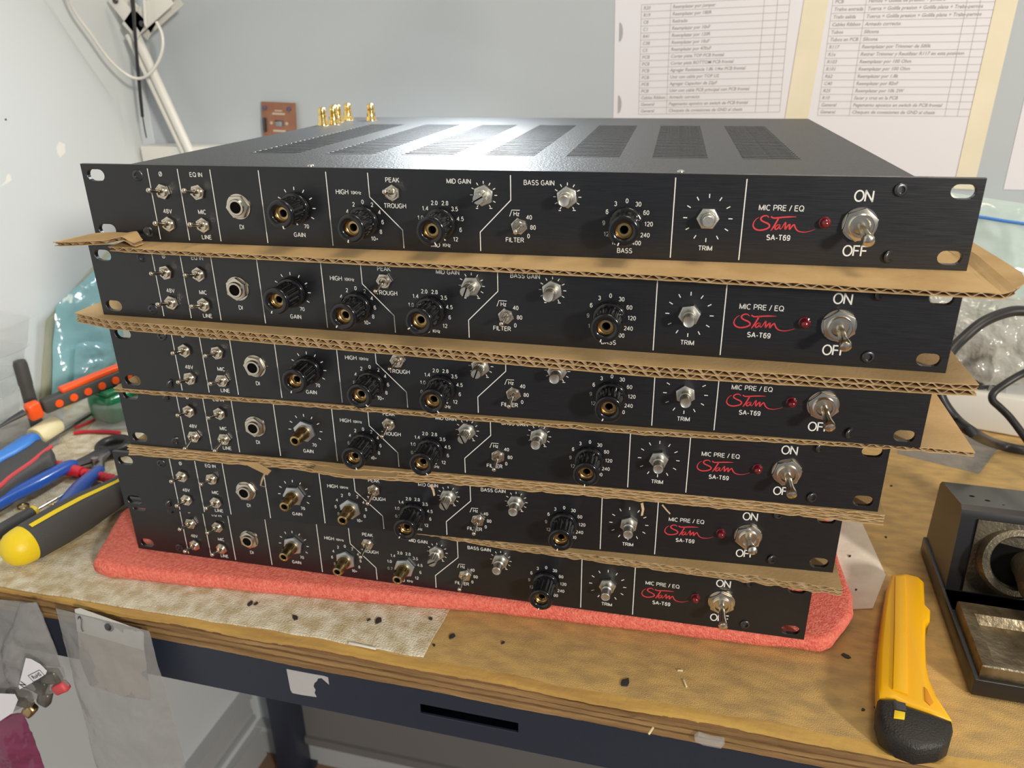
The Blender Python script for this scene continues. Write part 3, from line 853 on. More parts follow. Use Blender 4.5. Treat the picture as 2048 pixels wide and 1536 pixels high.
# folded lip along its right end and the bent torn flap at its left end
mb = MB()
F = [Vector((250, -37.5)), Vector((258, -26)), Vector((262.5, -8)), Vector((262, 20)), Vector((261, 55))]
vs = []
for i, p in enumerate(F):
    q = Vector((247.5 - 0.6 * i + (2 if i == 0 else 0), -37 + 23 * i))
    vs += [(q.x, q.y, 2.95), (p.x, p.y, 5.2), (p.x, p.y, 4.6), (q.x, q.y, 2.4)]
fs = []
for i in range(4):
    a = i * 4; fs += [(a, a + 4, a + 5, a + 1), (a + 1, a + 5, a + 6, a + 2), (a + 2, a + 6, a + 7, a + 3)]
fs += [(0, 1, 2, 3), (16, 19, 18, 17)]
mb.add(vs, fs).build('folded_lip', 'kraft', s1)
fl = MB(); n = 36
def flz(x): 
    k = (x + 258) / 52.0
    return 4.2 + 3.4 * math.sin(k * 2.4) + 1.6 * max(0, k - .75) * 8 * (1 if k < .93 else max(0, (1.02 - k) / .09))
P1 = [Vector((-256 + 53.5 * i / n, 0)) for i in range(n + 1)]
def fly(x):
    k = (x + 256) / 53.5
    return -18 - 8 * math.sin(min(1, k * 1.25) * math.pi) + 0.8 * noise.noise(Vector((x * .4, 3, 0)))
def flb(x):
    k = (x + 256) / 53.5
    return min(-1.0 if x > -243.5 else 4.0, -17.6 + 22 * min(1, (k * 2.2) ** 0.7)) if k < .8 else -1 - 9 * (k - .8) / .2
Fr = [(p.x, fly(p.x)) for p in P1]; Bk = [(p.x, flb(p.x)) for p in P1]
fl.slab(Fr, Bk, 0.0, 0.42, 3, lambda x, y: flz(x)); fl.slab([(x, y + .8) for x, y in Fr], Bk, -2.2, -1.8, 3, lambda x, y: flz(x))
fl.build('torn_flap', 'kraft', s1, smooth=False)
fz = MB(); m = 64
vs = []; fs = []
for tt in (0, 1):
    for i in range(m + 1):
        x = -254 + 50 * i / m
        vs.append((x, (fly(x) + .6) * (1 - tt) + flb(x) * tt, flz(x) - 0.85 + 0.8 * math.sin(i * 2 * math.pi / 8 + noise.noise(Vector((x * .2, 1, 1))) * 2)))
for i in range(m): fs.append((i, i + m + 1, i + m + 2, i + 1))
vs2 = [(a, b, c - .3) for a, b, c in vs]
fz.add(vs, fs); fz.add(vs2, [f[::-1] for f in fs]); fz.build('fluting', 'kraft2', s1, smooth=False)

cardboard('thick double-wall cardboard sheet with open zigzag edge, wedged under the second unit', 280 - 75.3, 6.1,
          [(-268, -1.6), (-237, -10.8), (-74, -22.8), (92, -32.9), (234, -31.8), (247, -30.8)], [(-262, 330), (-230, 330), (-70, 330), (92, 330), (234, 330), (256, 330)], 2, 7.4, None, 0.35, 4, lin=0.4)
cardboard('thin cardboard sheet under the third unit, its corner poking out far right', 280 - 122.3, 2.8,
          [(-252, -2), (-121, -2.6), (94, -5.8), (238, 0.5), (266, 2.0)], [(-240, 330), (-110, 330), (94, 330), (238, 330), (276, 330)], 1, 7.6,
          lambda x, y: -1.6 * max(0, (x - 236) / 30), 0.9, 6)
s4 = cardboard('crushed cardboard sheet with frayed edge below the fourth unit', 280 - 173.6, 7.1,
          [(-258, 5.5), (-131, 6.2), (-100, 1.5), (-60, 4.2), (-28, 6.0), (96, 6.8), (160, 7.0), (229, 5.0)], [(-250, 320), (-131, 320), (-100, 320), (-60, 320), (-28, 320), (96, 320), (160, 320), (236, 320)], 3, 11.0, None, 1.1, 8, crush=0.5, lin=0.7)
for k, (x, y, z, pts, wd) in enumerate(((-152, 0.5, 3, [(0, 0, 0), (-1.5, -1.5, -4), (-4, -2.0, -9), (-5.5, -1.8, -13), (-2, -1.2, -14.5)], 1.5), (-40, 0, 2, [(0, 0, 0), (2, -1, -3), (2.6, -1.2, -7)], 0.9),
                                        (92, 0, 3, [(0, 0, 0), (1, -1, -4), (0.5, -1.2, -8)], 1.0), (104, 0, 3, [(0, 0, 0), (3, -1, -3), (5, -1.2, -5)], 0.8))):
    MB().tube([Vector((x, y, z)) + Vector(p) for p in pts], [wd, wd, wd * .9, wd * .8, wd * .4][:len(pts)], 6, flat=0.35).build('torn_strip', 'kraft2', s4)
mb = MB().add([(-172, 1.0, 5.5), (-146, -5.0, 4.5), (-150, -4.0, 0.0), (-158, 0, 6.6), (-172, 1.6, 5.1), (-146, -4.4, 4.1), (-150, -3.4, -0.4), (-158, .6, 6.2)],
              [(0, 1, 2), (0, 3, 1), (4, 6, 5), (4, 5, 7), (0, 2, 6, 4), (1, 5, 6, 2), (0, 4, 7, 3), (3, 7, 5, 1)]).build('torn_strip', 'kraft', s4, smooth=False)
mb = MB().slab([(p.x, p.y) for p in interp([(-118, -3.5), (-90, -6.0), (-62, -2.0)], 20)], [(p.x, p.y) for p in interp([(-118, 4), (-62, 4)], 20)], 6.2, 6.7, 2, lambda x, y: -0.5 * (x + 118) / 56).build('torn_strip', 'kraft', s4, smooth=False)
cardboard('cardboard sheet with torn honeycomb edge slanting out over the lowest unit', 280 - 222.2, 4.4,
          [(-190, 26), (-60, 18), (1.6, 11.0), (50, 8.5), (99, 6.2), (160, 4.0), (209, 1.0), (213, 0.8)], [(-185, 300), (-60, 300), (1.6, 300), (50, 300), (99, 300), (160, 300), (209, 300), (218, 300)], 2, 8.6,
          lambda x, y: -0.004 * max(0, x - 40) * max(0.0, min(1, (14 - y) / 16)) * 0.8, 1.2, 12, crush=0.25, top_lip=0.8, lin=0.4)

# ------------------------------------------------------------------ foam and mats
def dense(poly, step):
    out = []
    for i in range(len(poly)):
        a, b = Vector(poly[i]), Vector(poly[(i + 1) % len(poly)])
        n = max(1, int((b - a).length / step))
        out += [a.lerp(b, k / n) for k in range(n)]
    return out
def pxpoly(pts, z=0.0):
    return [(tz(u, v, z).x, tz(u, v, z).y) for u, v in pts]
fp = pxpoly([(190, 1148), (215, 1158), (420, 1180), (700, 1207), (1000, 1232), (1300, 1268), (1500, 1293), (1640, 1308), (1662, 1300), (1703, 1248), (1700, 1215), (1668, 1120)], 1.3)
fp += [(225, 320), (-330, 320)] + pxpoly([(245, 1050)], 1.3)
fd = dense(fp, 6.0)
fd = [(p.x + 0.9 * noise.noise(Vector((p.x * .05, p.y * .05, 1))), p.y + 0.9 * noise.noise(Vector((p.x * .05, p.y * .05, 7)))) for p in fd]
fo = MB().prism(fd, 1.3, 13.6, 3.5).build('foam_pad', 'foam', ang=70)
tag(fo, 'coral red foam pad carrying the whole stack of rack units', 'foam pad')
mp = pxpoly([(0, 1172), (300, 1222), (560, 1262), (845, 1313), (888, 1238)], 1.2)
mp = [(-560, mp[0][1] - 4)] + mp + [(-35, 120), (-120, 260), (-560, 260)]
md = [(p.x + 1.0 * noise.noise(Vector((p.x * .04, p.y * .04, 2))), p.y + 1.4 * noise.noise(Vector((p.x * .05, p.y * .05, 9)))) for p in dense(mp, 7.0)]
tag(MB().prism(md, 0.0, 1.25, 0.4).build('foam_mat', 'mat', ang=70), 'stained off-white foam mat under the tools at the left front', 'foam mat')
rp = [(20, 60), (150, 200), (200, 230)] + pxpoly([(1690, 1000), (1722, 1040), (1772, 1150), (1746, 1216), (1700, 1218)], 1.2) + [(170, 60)]
tag(MB().prism(dense(rp, 8.0), 0.0, 1.25, 0.4).build('foam_mat', 'mat2', ang=70), 'clean pale foam mat peeking out right of the coral pad', 'foam mat')
tag(MB().prism(dense(pxpoly([(1795, 908), (1958, 948), (1999, 893), (1935, 868), (1880, 830), (1800, 850)]), 8), 0.05, 0.35).build('plastic_sheet', 'film'), 'translucent white plastic sheet lying behind the stack at right', 'plastic sheet')

# ------------------------------------------------------------------ papers on the back wall
WX = Matrix(((1, 0, 0, 0), (0, 0, -1, 0), (0, 1, 0, 0), (0, 0, 0, 1)))      # x right, y up, z out of the wall
def paper_sheet(label, x0, x1, z0, z1, tilt, grid, rows, rules, shade_zs=False):
    c = Vector(((x0 + x1) / 2, YB - 0.5, (z0 + z1) / 2))
    t = thing('paper_sheet', label, 'paper', c, (0, R(-tilt), 0), 'printed sheets taped to the wall')
    wd, h = x1 - x0, z1 - z0
    MB().box((0, 0.2, 0), (wd, 0.25, h)).build('paper', 'paper', t, smooth=False)
    gx0, gx1, gz1, dz, cols = grid
    gz1 -= c.z
    xs = [gx0 - c.x] + [a - c.x for a in cols] + [gx1 - c.x]
    n = len(rows)
    mb = MB()
    for k in range(n + 1):
        mb.box(((xs[0] + xs[-1]) / 2, -0.02, gz1 - k * dz), (xs[-1] - xs[0], 0.06, 0.45))
    for x in xs:
        mb.box((x, -0.02, gz1 - n * dz / 2), (0.45, 0.06, n * dz))
    tag(mb.build('table_rules', 'line', t, smooth=False), kind='stuff')
    mb = MB()
    for k, (a, b) in enumerate(rows):
        zc = gz1 - (k + 0.5) * dz
        for s_, xx in ((a, xs[0] + 2), (b, xs[1] + 2)):
            vs, fs = text_geo(s_, dz * 0.66, xx, zc, 'LEFT', 0.2, 0.012)
            mb.add(vs, fs, 0, Matrix.Translation((0, -0.08, 0)) @ WX)
    tag(mb.build('printed_text', 'ink', t, smooth=False), kind='stuff')
    if shade_zs:  # shade at the curled page edge, painted as dark grey half discs
        for zz in shade_zs:
            MB().lathe([(7, 0), (7, 0.15), (0.01, 0.15)], 16, 0, Matrix.Translation((-wd / 2 + 5, -0.06, zz - c.z)) @ WX @ Matrix.Scale(0.55, 4, (1, 0, 0)) @ Matrix.Scale(1.35, 4, (0, 1, 0)), None, -90, 90).build('edge_shade', 'skirt', t)
    return t
g = lambda u, v: ty(u, v, YB - 1)
rowsL = [('R20', 'Reemplazar por jumper'), ('R19', 'Reemplazar por 180R'), ('C8', 'Retirado'), ('C1', 'Reemplazar por 10nF'), ('R41', 'Reemplazar por 120R'), ('C38', 'Reemplazar por 10uF'), ('C5', 'Reemplazar por 470uF'),
         ('PCB', 'Cortar pista TOP PCB frontal'), ('PCB', 'Cortar pista BOTTOM PCB frontal'), ('PCB', 'Agregar Resistencia 1.8k 1/4w PCB frontal'), ('PCB', 'Unir con cable por TOP U2'), ('PCB', 'Agregar Capacitor de 22pF'),
         ('PCB', 'Unir con cable PCB principal con PCB frontal'), ('Cables Ribbon', 'Armado correcto'), ('General', 'Pegamento epoxico en switch de PCB frontal'), ('General', 'Chequeo de conexiones de GND al chasis')]
rowsR = [('PCB', 'Pernos + Golilla de presion + pintura'), ('Trafos entrada', 'Tuerca + Golilla presion + Golilla plana + Traba-pernos'), ('Trafo salida', 'Tuerca + Golilla presion + Golilla plana + Traba-pernos'), ('Cables Ribbon', 'Armado correcto'), ('Tubos', 'Silicona'),
         ('Tubos en PCB', 'Silicona'), ('R117', 'Reemplazar por Trimmer de 500k'), ('R1x', 'Retirar Trimmer y Reutilizar R117 en esta posicion'), ('R103', 'Reemplazar por 100 Ohm'), ('R101', 'Reemplazar por 100 Ohm'), ('R62', 'Reemplazar por 1.8k'),
         ('C40', 'Reemplazar por 82nF'), ('R25', 'Reemplazar por 10k 2W'), ('R10', 'Sacar y cruz en la PCB'), ('General', 'Pegamento epoxico en switch de PCB frontal'), ('General', 'Chequeo de conexiones de GND al chasis')]
a, b = g(1283, 14), g(1586, 3)
zt = (a.z + g(1584, 2).z) / 2
dzL = (g(1283, 14).z - g(1279, 233).z) / 16
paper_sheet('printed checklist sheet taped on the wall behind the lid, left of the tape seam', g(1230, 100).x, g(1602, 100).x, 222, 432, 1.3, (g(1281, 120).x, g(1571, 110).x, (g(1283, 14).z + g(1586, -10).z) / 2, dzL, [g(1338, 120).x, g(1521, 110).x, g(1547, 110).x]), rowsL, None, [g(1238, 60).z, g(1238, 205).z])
dzR = (g(1665, -4).z - g(1637, 231).z) / 16
paper_sheet('printed checklist sheet taped on the wall between the two cream tape strips', g(1628, 100).x, g(1972, 100).x, g(1940, 379).z, 432, 0.0, (g(1650, 120).x, g(1969, 117).x - 0.0, g(1665, -4).z, dzR, [g(1715, 120).x, g(1912, 117).x, g(1938, 117).x]), rowsR, None)
t = thing('paper_sheet', 'blank edge of a third paper sheet at the far right of the wall', 'paper', (g(2060, 200).x + 60, YB - 0.5, 330), (0, 0, 0), 'printed sheets taped to the wall')
MB().box((0, 0.2, 0), (130, 0.25, 212)).build('paper', 'paper', t, smooth=False)
for lab, u0, u1, z0, z1, tl in (('cream masking tape strip covering the seam between the two checklists', 1592, 1640, 284, 432, 2.5), ('cream masking tape strip right of the second checklist, reaching lower', 1968, 2012, g(1950, 379).z, 432, 1.0)):
    x0, x1 = g(u0, 100).x, g(u1, 100).x
    F = ragged(0, z1 - z0, 0, 0.5, 4, int(u0))
    mb = MB().box((0, 0, 0), (x1 - x0, 0.25, z1 - z0))
    o = mb.build('tape_strip', 'tape', None, ((x0 + x1) / 2, YB - 0.95, (z0 + z1) / 2), (0, R(tl), 0), smooth=False)
    tag(o, lab, 'tape')

# small wall marks: a nail hole and two bits of torn paint
for (u, v), lab in (((12, 239), 'tiny dark nail head in the left wall'),):
    q = tx(u, v, XL + 0.5)
    tag(MB().lathe([(1.1, 0), (1.0, .6), (0.01, .8)], 10, 0, frame((0, 0, 0), (1, 0, 0))).build('nail_head', 'screw', None, (XL, q.y, q.z)), lab, 'nail')
for pts, lab in (([(0, 374), (12, 362), (14, 350), (20, 348), (24, 360), (12, 368)], 'torn white tape scrap on the left wall near the frame edge'), ([(113, 295), (119, 284), (130, 288), (131, 305), (120, 316), (115, 306)], 'small white patch of tape on the left wall below the cord shadow')):
    P = [tx(u, v, XL + 0.4) for u, v in pts]
    c = sum(P, Vector()) / len(P)
    tag(MB().prism([(p.y - c.y, p.z - c.z) for p in P], 0, 0.3, 0, 0, Matrix(((0, 0, 1, 0), (1, 0, 0, 0), (0, 1, 0, 0), (0, 0, 0, 1)))).build('tape_scrap', 'white', None, (XL + .05, c.y, c.z), smooth=False), lab, 'tape scrap')

# ------------------------------------------------------------------ desk lamp at the back left
lamp = thing('desk_lamp', 'white jointed desk lamp standing in the back left corner of the bench', 'desk lamp', (-431, 470, 0))
LO = Vector((-431, 470, 0))
def lamp_part(mb, name, m, parent=lamp, **k):
    o = mb.build(name, m, parent, **k)
    if parent is lamp: o.location = -LO * 0.001
    return o
E0 = ty(268, 62, 470); E1 = ty(372, 292, 470)
dirn = (E1 - E0).normalized()
foot = E1 + dirn * ((14 - E1.z) / dirn.z)
foot_c = Vector((foot.x, 470, 0))
mb = MB().lathe([(42, 0), (42, 8), (38, 12), (12, 14), (11, 34), (9, 36), (0.01, 36)], 32, 0, Matrix.Translation(foot_c))
lamp_part(mb, 'base', 'lampwhite')
sd = Vector((0.92, 0, 0.36)).normalized()
mb = MB().tube([E0, foot + Vector((0, 0, 14))], 5.6, 12); mb.tube([E0 - sd * 11, foot + Vector((-9, 0, 16))], 3.0, 10)
lamp_part(mb, 'lower_arm', 'lampwhite')
head = Vector((-140.0, 415.0, 476.0))
HD = Vector((0.16, 0.72, 0.72)).normalized()      # back of the shade; it faces down and forward
EL = ty(300, 10, 470)
mb = MB()
def prong(a, b, w0, w1, y):
    a, b = Vector(a), Vector(b); d = (b - a).normalized(); n_ = Vector((-d.z, 0, d.x))
    pl = [a + n_ * w0, b + n_ * w1, b - n_ * w1, a - n_ * w0]
    mb.prism([(p.x, p.z) for p in pl], 0, 2.2, 0.5, 0, Matrix(((1, 0, 0, 0), (0, 0, 1, y), (0, 1, 0, 0), (0, 0, 0, 1))))
for y in (460, 478):
    prong(ty(285, 52, 470), ty(232, -8, 470), 10, 7, y); prong(ty(282, 52, 470), ty(345, -10, 470), 10, 12, y)
    prong(ty(270, 64, 470), ty(292, 30, 470), 12, 11, y)
lamp_part(mb, 'elbow_bracket', 'lampwhite')
mb = MB()
for u, v in ((282, 47), (229, 1)):
    p = ty(u, v, 457); mb.lathe([(3.4, 0), (3.4, 1.5), (2.6, 2.4), (0.01, 2.6)], 12, 0, frame(p + Vector((0, 2, 0)), (0, -1, 0)))
b_ = lamp_part(mb, 'pivot_bolt', 'screw')
UA = ty(340, -8, 470)
mb = MB().tube([UA, UA.lerp(head + HD * 52, .5) + Vector((0, 0, 60)), head + HD * 80 + Vector((-20, 0, 20)), head + HD * 52], 5.6, 12)
lamp_part(mb, 'upper_arm', 'lampwhite')
hx = frame(head, HD)
mb = MB().lathe([(64, -2), (66, 0), (64, 14), (48, 36), (24, 50), (14, 54), (0.01, 55)], 36, 0, hx, cap=False); mb.lathe([(64, -2), (60, 2), (58, 12), (20, 40), (0.01, 41)], 36, 0, hx, cap=False)
lamp_part(mb, 'lamp_shade', 'lampwhite')
M['bulb'] = mat('led_ring', (0.9, 0.95, 1.0), 0.4, emit=6.0)
mb = MB().lathe([(56, 10), (56, 7), (40, 6.5), (40, 10)], 36, 0, hx, cap=False)
lamp_part(mb, 'light_ring', 'bulb')
cord = smooth_path([ty(345, -140, 452), ty(292, -60, 452), ty(290, 30, 450), ty(292, 52, 450)], 6)
mb = MB().tube(cord, 1.6, 8)
mb.tube(smooth_path([ty(313, 44, 448), ty(324, 68, 446), ty(325, 98, 444), ty(314, 128, 442), ty(296, 150, 440), ty(275, 157, 440), ty(250, 147, 434), ty(216, 116, 420), ty(180, 66, 402), ty(150, 25, 388), ty(133, -15, 376), ty(118, -80, 360)], 8), 1.75, 10)
lamp_part(mb, 'cord', 'lampwhite')
ld = bpy.data.lights.new('desk_lamp_light', 'AREA')
ld.shape = 'DISK'; ld.size = 0.11; ld.energy = 1.55; ld.color = (0.86, 0.94, 1.0); ld.spread = R(150)
lo = bpy.data.objects.new('desk_lamp_light', ld); COL.objects.link(lo)
lo.location = (head - HD * 4) * 0.001
lo.rotation_euler = (-HD).to_track_quat('-Z', 'Y').to_euler()
mb = MB().tube([ty(264, -8, 462), ty(268, 30, 455), ty(270, 65, 453), ty(275, 130, 453), ty(281, 195, 453), ty(285, 234, 453)], [2.6, 2.2, 1.9, 1.9, 2.0, 1.8], 8, 0, None, 0.5)
mb.tube([ty(285, 232, 453), ty(290, 262, 453), ty(293, 276, 453)], [0.9, 0.9, 0.8], 8, 0, None, 0.6)
tag(mb.build('cable_tie', 'black'), 'thin black cable tie hanging down from the lamp elbow', 'cable tie')
# white duct in the corner with a brown circuit board standing on it
dz_ = ty(345, 293, YB - 36).z
tag(MB().rbox(((-598 - 385) / 2, YB - 18.5, dz_ - 24), (212, 36, 48), 2).build('wall_duct', 'white'), 'white plastic duct fixed to the back wall in the corner behind the lamp', 'wall duct')
pb0, pb1 = ty(517, 207, YB - 8), ty(584, 203, YB - 8)
bx0, bx1, bzt = pb0.x, pb1.x, (pb0.z + pb1.z) / 2
hgt = bzt - dz_
brd = thing('circuit_board', 'brown circuit board leaning upright against the back wall', 'circuit board', ((bx0 + bx1) / 2, YB - 8, dz_ + 0.3), (R(-4), R(2.0), 0))
bw = bx1 - bx0
hgt = max(hgt, 40)
vs, fs = plate([(-bw / 2, 0), (bw / 2, 0), (bw / 2, hgt), (-bw / 2, hgt)], [[(-6, hgt - 28), (-6, hgt - 21), (6, hgt - 21), (6, hgt - 28)]], 1.6)
MB().add(vs, fs, 0, Matrix(((1, 0, 0, 0), (0, 0, 1, 0), (0, 1, 0, 0), (0, 0, 0, 1)))).build('board', 'pcb', brd, smooth=False)
for (x, z, a, b_2) in ((0, hgt - 13.5, 17, 2.4), (0, hgt - 33.5, 17, 2.4), (0, hgt - 10, 10, 1.6)):
    MB().box((x, -0.2, z), (a, 0.5, b_2)).build('pad_row', 'pcbtan', brd, smooth=False)
for x in (-10.5, 10.5):
    MB().lathe([(1.9, 0), (1.9, .5), (0.01, .5)], 14, 0, frame((x, 0, hgt - 24.5), (0, -1, 0))).build('solder_pad', 'pcbtan', brd)
MB().rbox((-bw / 2 + 4.2, -2, hgt - 27), (3.6, 4, 17), 1.0).build('connector', 'darksteel', brd)
for x in (-bw / 2 + 5, bw / 2 - 8):
    MB().lathe([(2.6, 0), (2.6, 2.0), (0.01, 2.4)], 12, 0, frame((x, 0, hgt - 7), (0, -1, 0))).build('blue_capacitor', 'pcbblue', brd)

# ------------------------------------------------------------------ bags: pillow of film spanned over four corners
def bag(name, label, corners, thick, m, wr=2.0, wf=0.03, seed=1, nx=26, ny=26, parent=None, cat='plastic bag', pinch=0.6, group=None):
    TL, TR_, BR, BL = [Vector(c) for c in corners]
    n_ = (TR_ - TL).cross(BL - TL).normalized()
    org = (BL + BR) / 2
    vs = []; fs = []
    for side in (1, -1):
        for j in range(ny + 1):
            for i in range(nx + 1):
                s_, t_ = i / nx, j / ny
                p = TL.lerp(TR_, s_).lerp(BL.lerp(BR, s_), t_)
                e = (max(0, 4 * s_ * (1 - s_)) * max(0, 4 * t_ * (1 - t_))) ** pinch
                w_ = wr * noise.fractal(p * wf + Vector((seed, seed * 2.7, side)), 0.7, 2.1, 4)
                p = p + n_ * (side * thick * e + w_ * (0.25 + e))
                edge = wr * 0.7 * noise.noise(p * wf * 2 + Vector((seed, 9, 0)))
                if i in (0, nx) or j in (0, ny):
                    pass
                p = p + (BR - BL).normalized() * edge * 0.6
                vs.append(p - org)
    o = (nx + 1) * (ny + 1)
    for j in range(ny):
        for i in range(nx):
            a = j * (nx + 1) + i
            fs.append((a, a + 1, a + nx + 2, a + nx + 1)); fs.append((o + a, o + a + nx + 1, o + a + nx + 2, o + a + 1))
    ob = MB().add(vs, fs).build(name, m, parent, org, ang=80)
    if label: tag(ob, label, cat, group)
    return ob

# bags leaning in the left corner
cb = [tx(205, 505, -560), tx(235, 520, -480), tx(235, 800, -480), tx(90, 772, -575)]
t = thing('blue_bag', 'pale blue shiny plastic bag leaning on the left wall beside the stack', 'plastic bag', (-560, 300, 0))
def shift(o, org):
    o.location = o.location - Vector(org) * 0.001
    return o
def down(p, z=2.0): return Vector((p.x, p.y, z))
bagc = [tx(112, 612, -578), tx(240, 492, -566), down(tx(255, 790, -545)), down(tx(90, 775, -580))]
shift(bag('film', None, bagc, 13, M['filmblue'], 4.0, 0.02, 3, parent=t), (-560, 300, 0))
shift(bag('inner_film', None, [tx(150, 690, -560), tx(230, 660, -555), down(tx(235, 780, -550), 6), down(tx(140, 780, -560), 6)], 8, M['filmblue'], 5.0, 0.035, 8, parent=t), (-560, 300, 0))
t2 = bag('plastic_bag', 'yellowed clear bag standing behind the pale blue bag on the left wall', [tx(92, 640, -598), tx(235, 480, -598), down(tx(235, 780, -598)), down(tx(72, 775, -598))], 1.6, M['filmcream'], 1.2, 0.02, 5)

# ------------------------------------------------------------------ hand tools at the left
def axis_frame(a, b):
    a, b = Vector(a), Vector(b)
    return frame(a, b - a, (0, 0, 1)), (b - a).length
# large screwdriver
a, b = tz(40, 1094, 17), tz(245, 978, 18)
X, L = axis_frame(a, b)
sdv = thing('screwdriver', 'large screwdriver with fat black and yellow handle in the left foreground', 'screwdriver', (a.x, a.y, 1.3))
Xl = Matrix.Translation(-Vector((a.x, a.y, 1.3))) @ X
lob = lambda a_, k: 1 + 0.035 * math.cos(3 * a_)
MB().lathe([(0.01, -13), (6, -12.2), (10.5, -9.5), (13.6, -4.5), (14.6, 1), (14.9, 5.5)], 36, 0, Xl).build('end_cap', 'yellow', sdv)
hp = [(14.9, 5.4), (15.4, 9), (16.0, 30), (15.6, 52), (13.6, 72), (12.2, 86), (12.6, 96), (14.6, 106), (14.2, 112), (9, 116), (5, 117)]
MB().lathe(hp, 48, 0, Xl, lob).build('grip', 'grey', sdv)
for a0 in (-6, 118, 236):
    MB().lathe([(r_ * 1.035 + .1, z) for r_, z in hp[1:9]], 6, 0, Xl, None, a0 + 18, a0 + 32).build('yellow_inlay', 'yellow', sdv)
MB().lathe([(3.4, 116), (3.4, 215), (3.0, 222), (1.2, 226)], 14, 0, Xl).build('shaft', 'steel', sdv)
# flush cutters
ct = thing('flush_cutter', 'flush cutters with blue dipped handles lying open by the stack', 'pliers', tz(185, 920, 1.3))
co = tz(185, 920, 1.3)
h1 = [tz(-60, 1042, 12), tz(0, 1003, 13), tz(75, 965, 13), tz(130, 935, 12), tz(150, 928, 10)]
h2 = [tz(62, 1090, 8), tz(90, 1062, 9), tz(125, 1020, 10), tz(160, 975, 10), tz(200, 938, 10)]
for h, rs in ((h1, [6.5, 7.6, 7.8, 7.0, 5.0]), (h2, [4.0, 7.0, 8.6, 7.6, 5.0])):
    pp = smooth_path([p - co for p in h], 5); n = len(pp)
    rr = [rs[min(int(i / (n - 1) * 4), 3)] * (1 - (i / (n - 1) * 4) % 1) + rs[min(int(i / (n - 1) * 4) + 1, 4)] * ((i / (n - 1) * 4) % 1) if i < n - 1 else rs[-1] for i in range(n)]
    MB().tube(pp, rr, 14, 0, None, 0.8).build('handle', 'blue', ct)
j = [p - co for p in (tz(148, 930, 10), tz(180, 918, 10), tz(205, 905, 10), tz(238, 890, 9))]
MB().tube(j, [4.6, 7.0, 7.5, 1.8], 8, 0, None, 0.6).build('jaw', 'darksteel', ct)
j = [p - co for p in (tz(198, 942, 9), tz(196, 922, 9), tz(212, 906, 9), tz(240, 893, 8))]
MB().tube(j, [4.6, 6.0, 5.5, 1.6], 8, 0, None, 0.6).build('jaw', 'steel', ct)
q = tz(190, 918, 14) - co
MB().lathe([(3.6, 0), (3.4, 1.6), (0.01, 2.2)], 14, 0, Matrix.Translation(q)).build('rivet', 'steel', ct)
# small screwdriver
a, b = tz(-40, 1085, 8), tz(70, 1022, 7)
X, L = axis_frame(a, b); sdr = thing('screwdriver', 'slim dark grey screwdriver with a yellow ring at the frame edge', 'screwdriver', (a.x, a.y, 1.3))
Xl = Matrix.Translation(-Vector((a.x, a.y, 1.3))) @ X
MB().lathe([(4, 0), (5.6, 3), (5.8, L - 14), (5.2, L - 3)], 18, 0, Xl).build('grip', 'grey', sdr)
MB().lathe([(5.3, L - 3), (5.3, L), (3.6, L + 1.5), (1.6, L + 2)], 18, 0, Xl).build('ring', 'yellow', sdr)
MB().lathe([(1.3, L), (1.3, L + 58), (0.4, L + 60)], 10, 0, Xl).build('shaft', 'nickel', sdr)
# fat stripper handle, blue, grey and red
st = thing('wire_stripper', 'fat tool handle in blue and dark grey with a red piping line', 'wire stripper', tz(40, 960, 1.3))
so = tz(40, 960, 1.3)
hz_ = 26.0
def lay(pts, z): return [((tz(u, v, z) - so).x, (tz(u, v, z) - so).y) for u, v in pts]
MB().prism(lay([(-40, 950), (0, 919), (55, 887), (75, 872), (98, 884), (107, 900), (103, 914), (84, 919), (45, 946), (5, 974), (-30, 994)], hz_), 2, hz_, 6).build('grey_grip', 'grey', st, ang=60)
MB().prism(lay([(-40, 925), (0, 898), (40, 872), (66, 862), (80, 868), (60, 885), (30, 903), (0, 918), (-40, 945)], hz_ + 4), 6, hz_ + 4, 5).build('blue_shell', 'blue2', st, ang=60)
MB().tube(smooth_path([tz(u, v, hz_ + .5) - so for u, v in ((103, 893), (85, 906), (62, 925), (40, 940), (18, 956), (5, 968), (-10, 980))], 4), 2.0, 8).build('red_piping', 'redsoft', st)
# clear tube with cream cap
a, b = tz(70, 876, 13), tz(112, 850, 13)
X, L = axis_frame(a, b); tb = thing('tube', 'clear plastic tube with a fat cream cap lying behind the stripper handle', 'tube', (a.x, a.y, 1.3))
Xl = Matrix.Translation(-Vector((a.x, a.y, 1.3))) @ X
MB().lathe([(9.5, 0), (10.5, 2), (10.5, L - 2), (9.5, L)], 24, 0, Xl).build('cap', 'cream', tb)
MB().lathe([(8.0, L), (8.0, L + 92), (6, L + 96)], 20, 0, Xl).build('barrel', 'filmclear', tb)
MB().lathe([(2.4, -4), (2.4, L + 80)], 10, 0, Matrix.Translation((8, -6, -6)) @ Xl).build('rod', 'steel', tb)
# red tool
a, b = tz(72, 925, 8), tz(165, 945, 8)
X, L = axis_frame(a, b); rt = thing('red_tool', 'red plastic handled tool crossing under the blue cutters', 'hand tool', (a.x, a.y, 1.3))
Xl = Matrix.Translation(-Vector((a.x, a.y, 1.3))) @ X
MB().lathe([(4, 0), (6.2, 2), (6.2, L * .7), (5.0, L)], 18, 0, Xl).build('handle', 'red', rt)
MB().lathe([(3.6 + 0.9 * (k % 2), L + 2.4 * k) for k in range(22)], 14, 0, Xl).build('threaded_tip', 'red', rt)
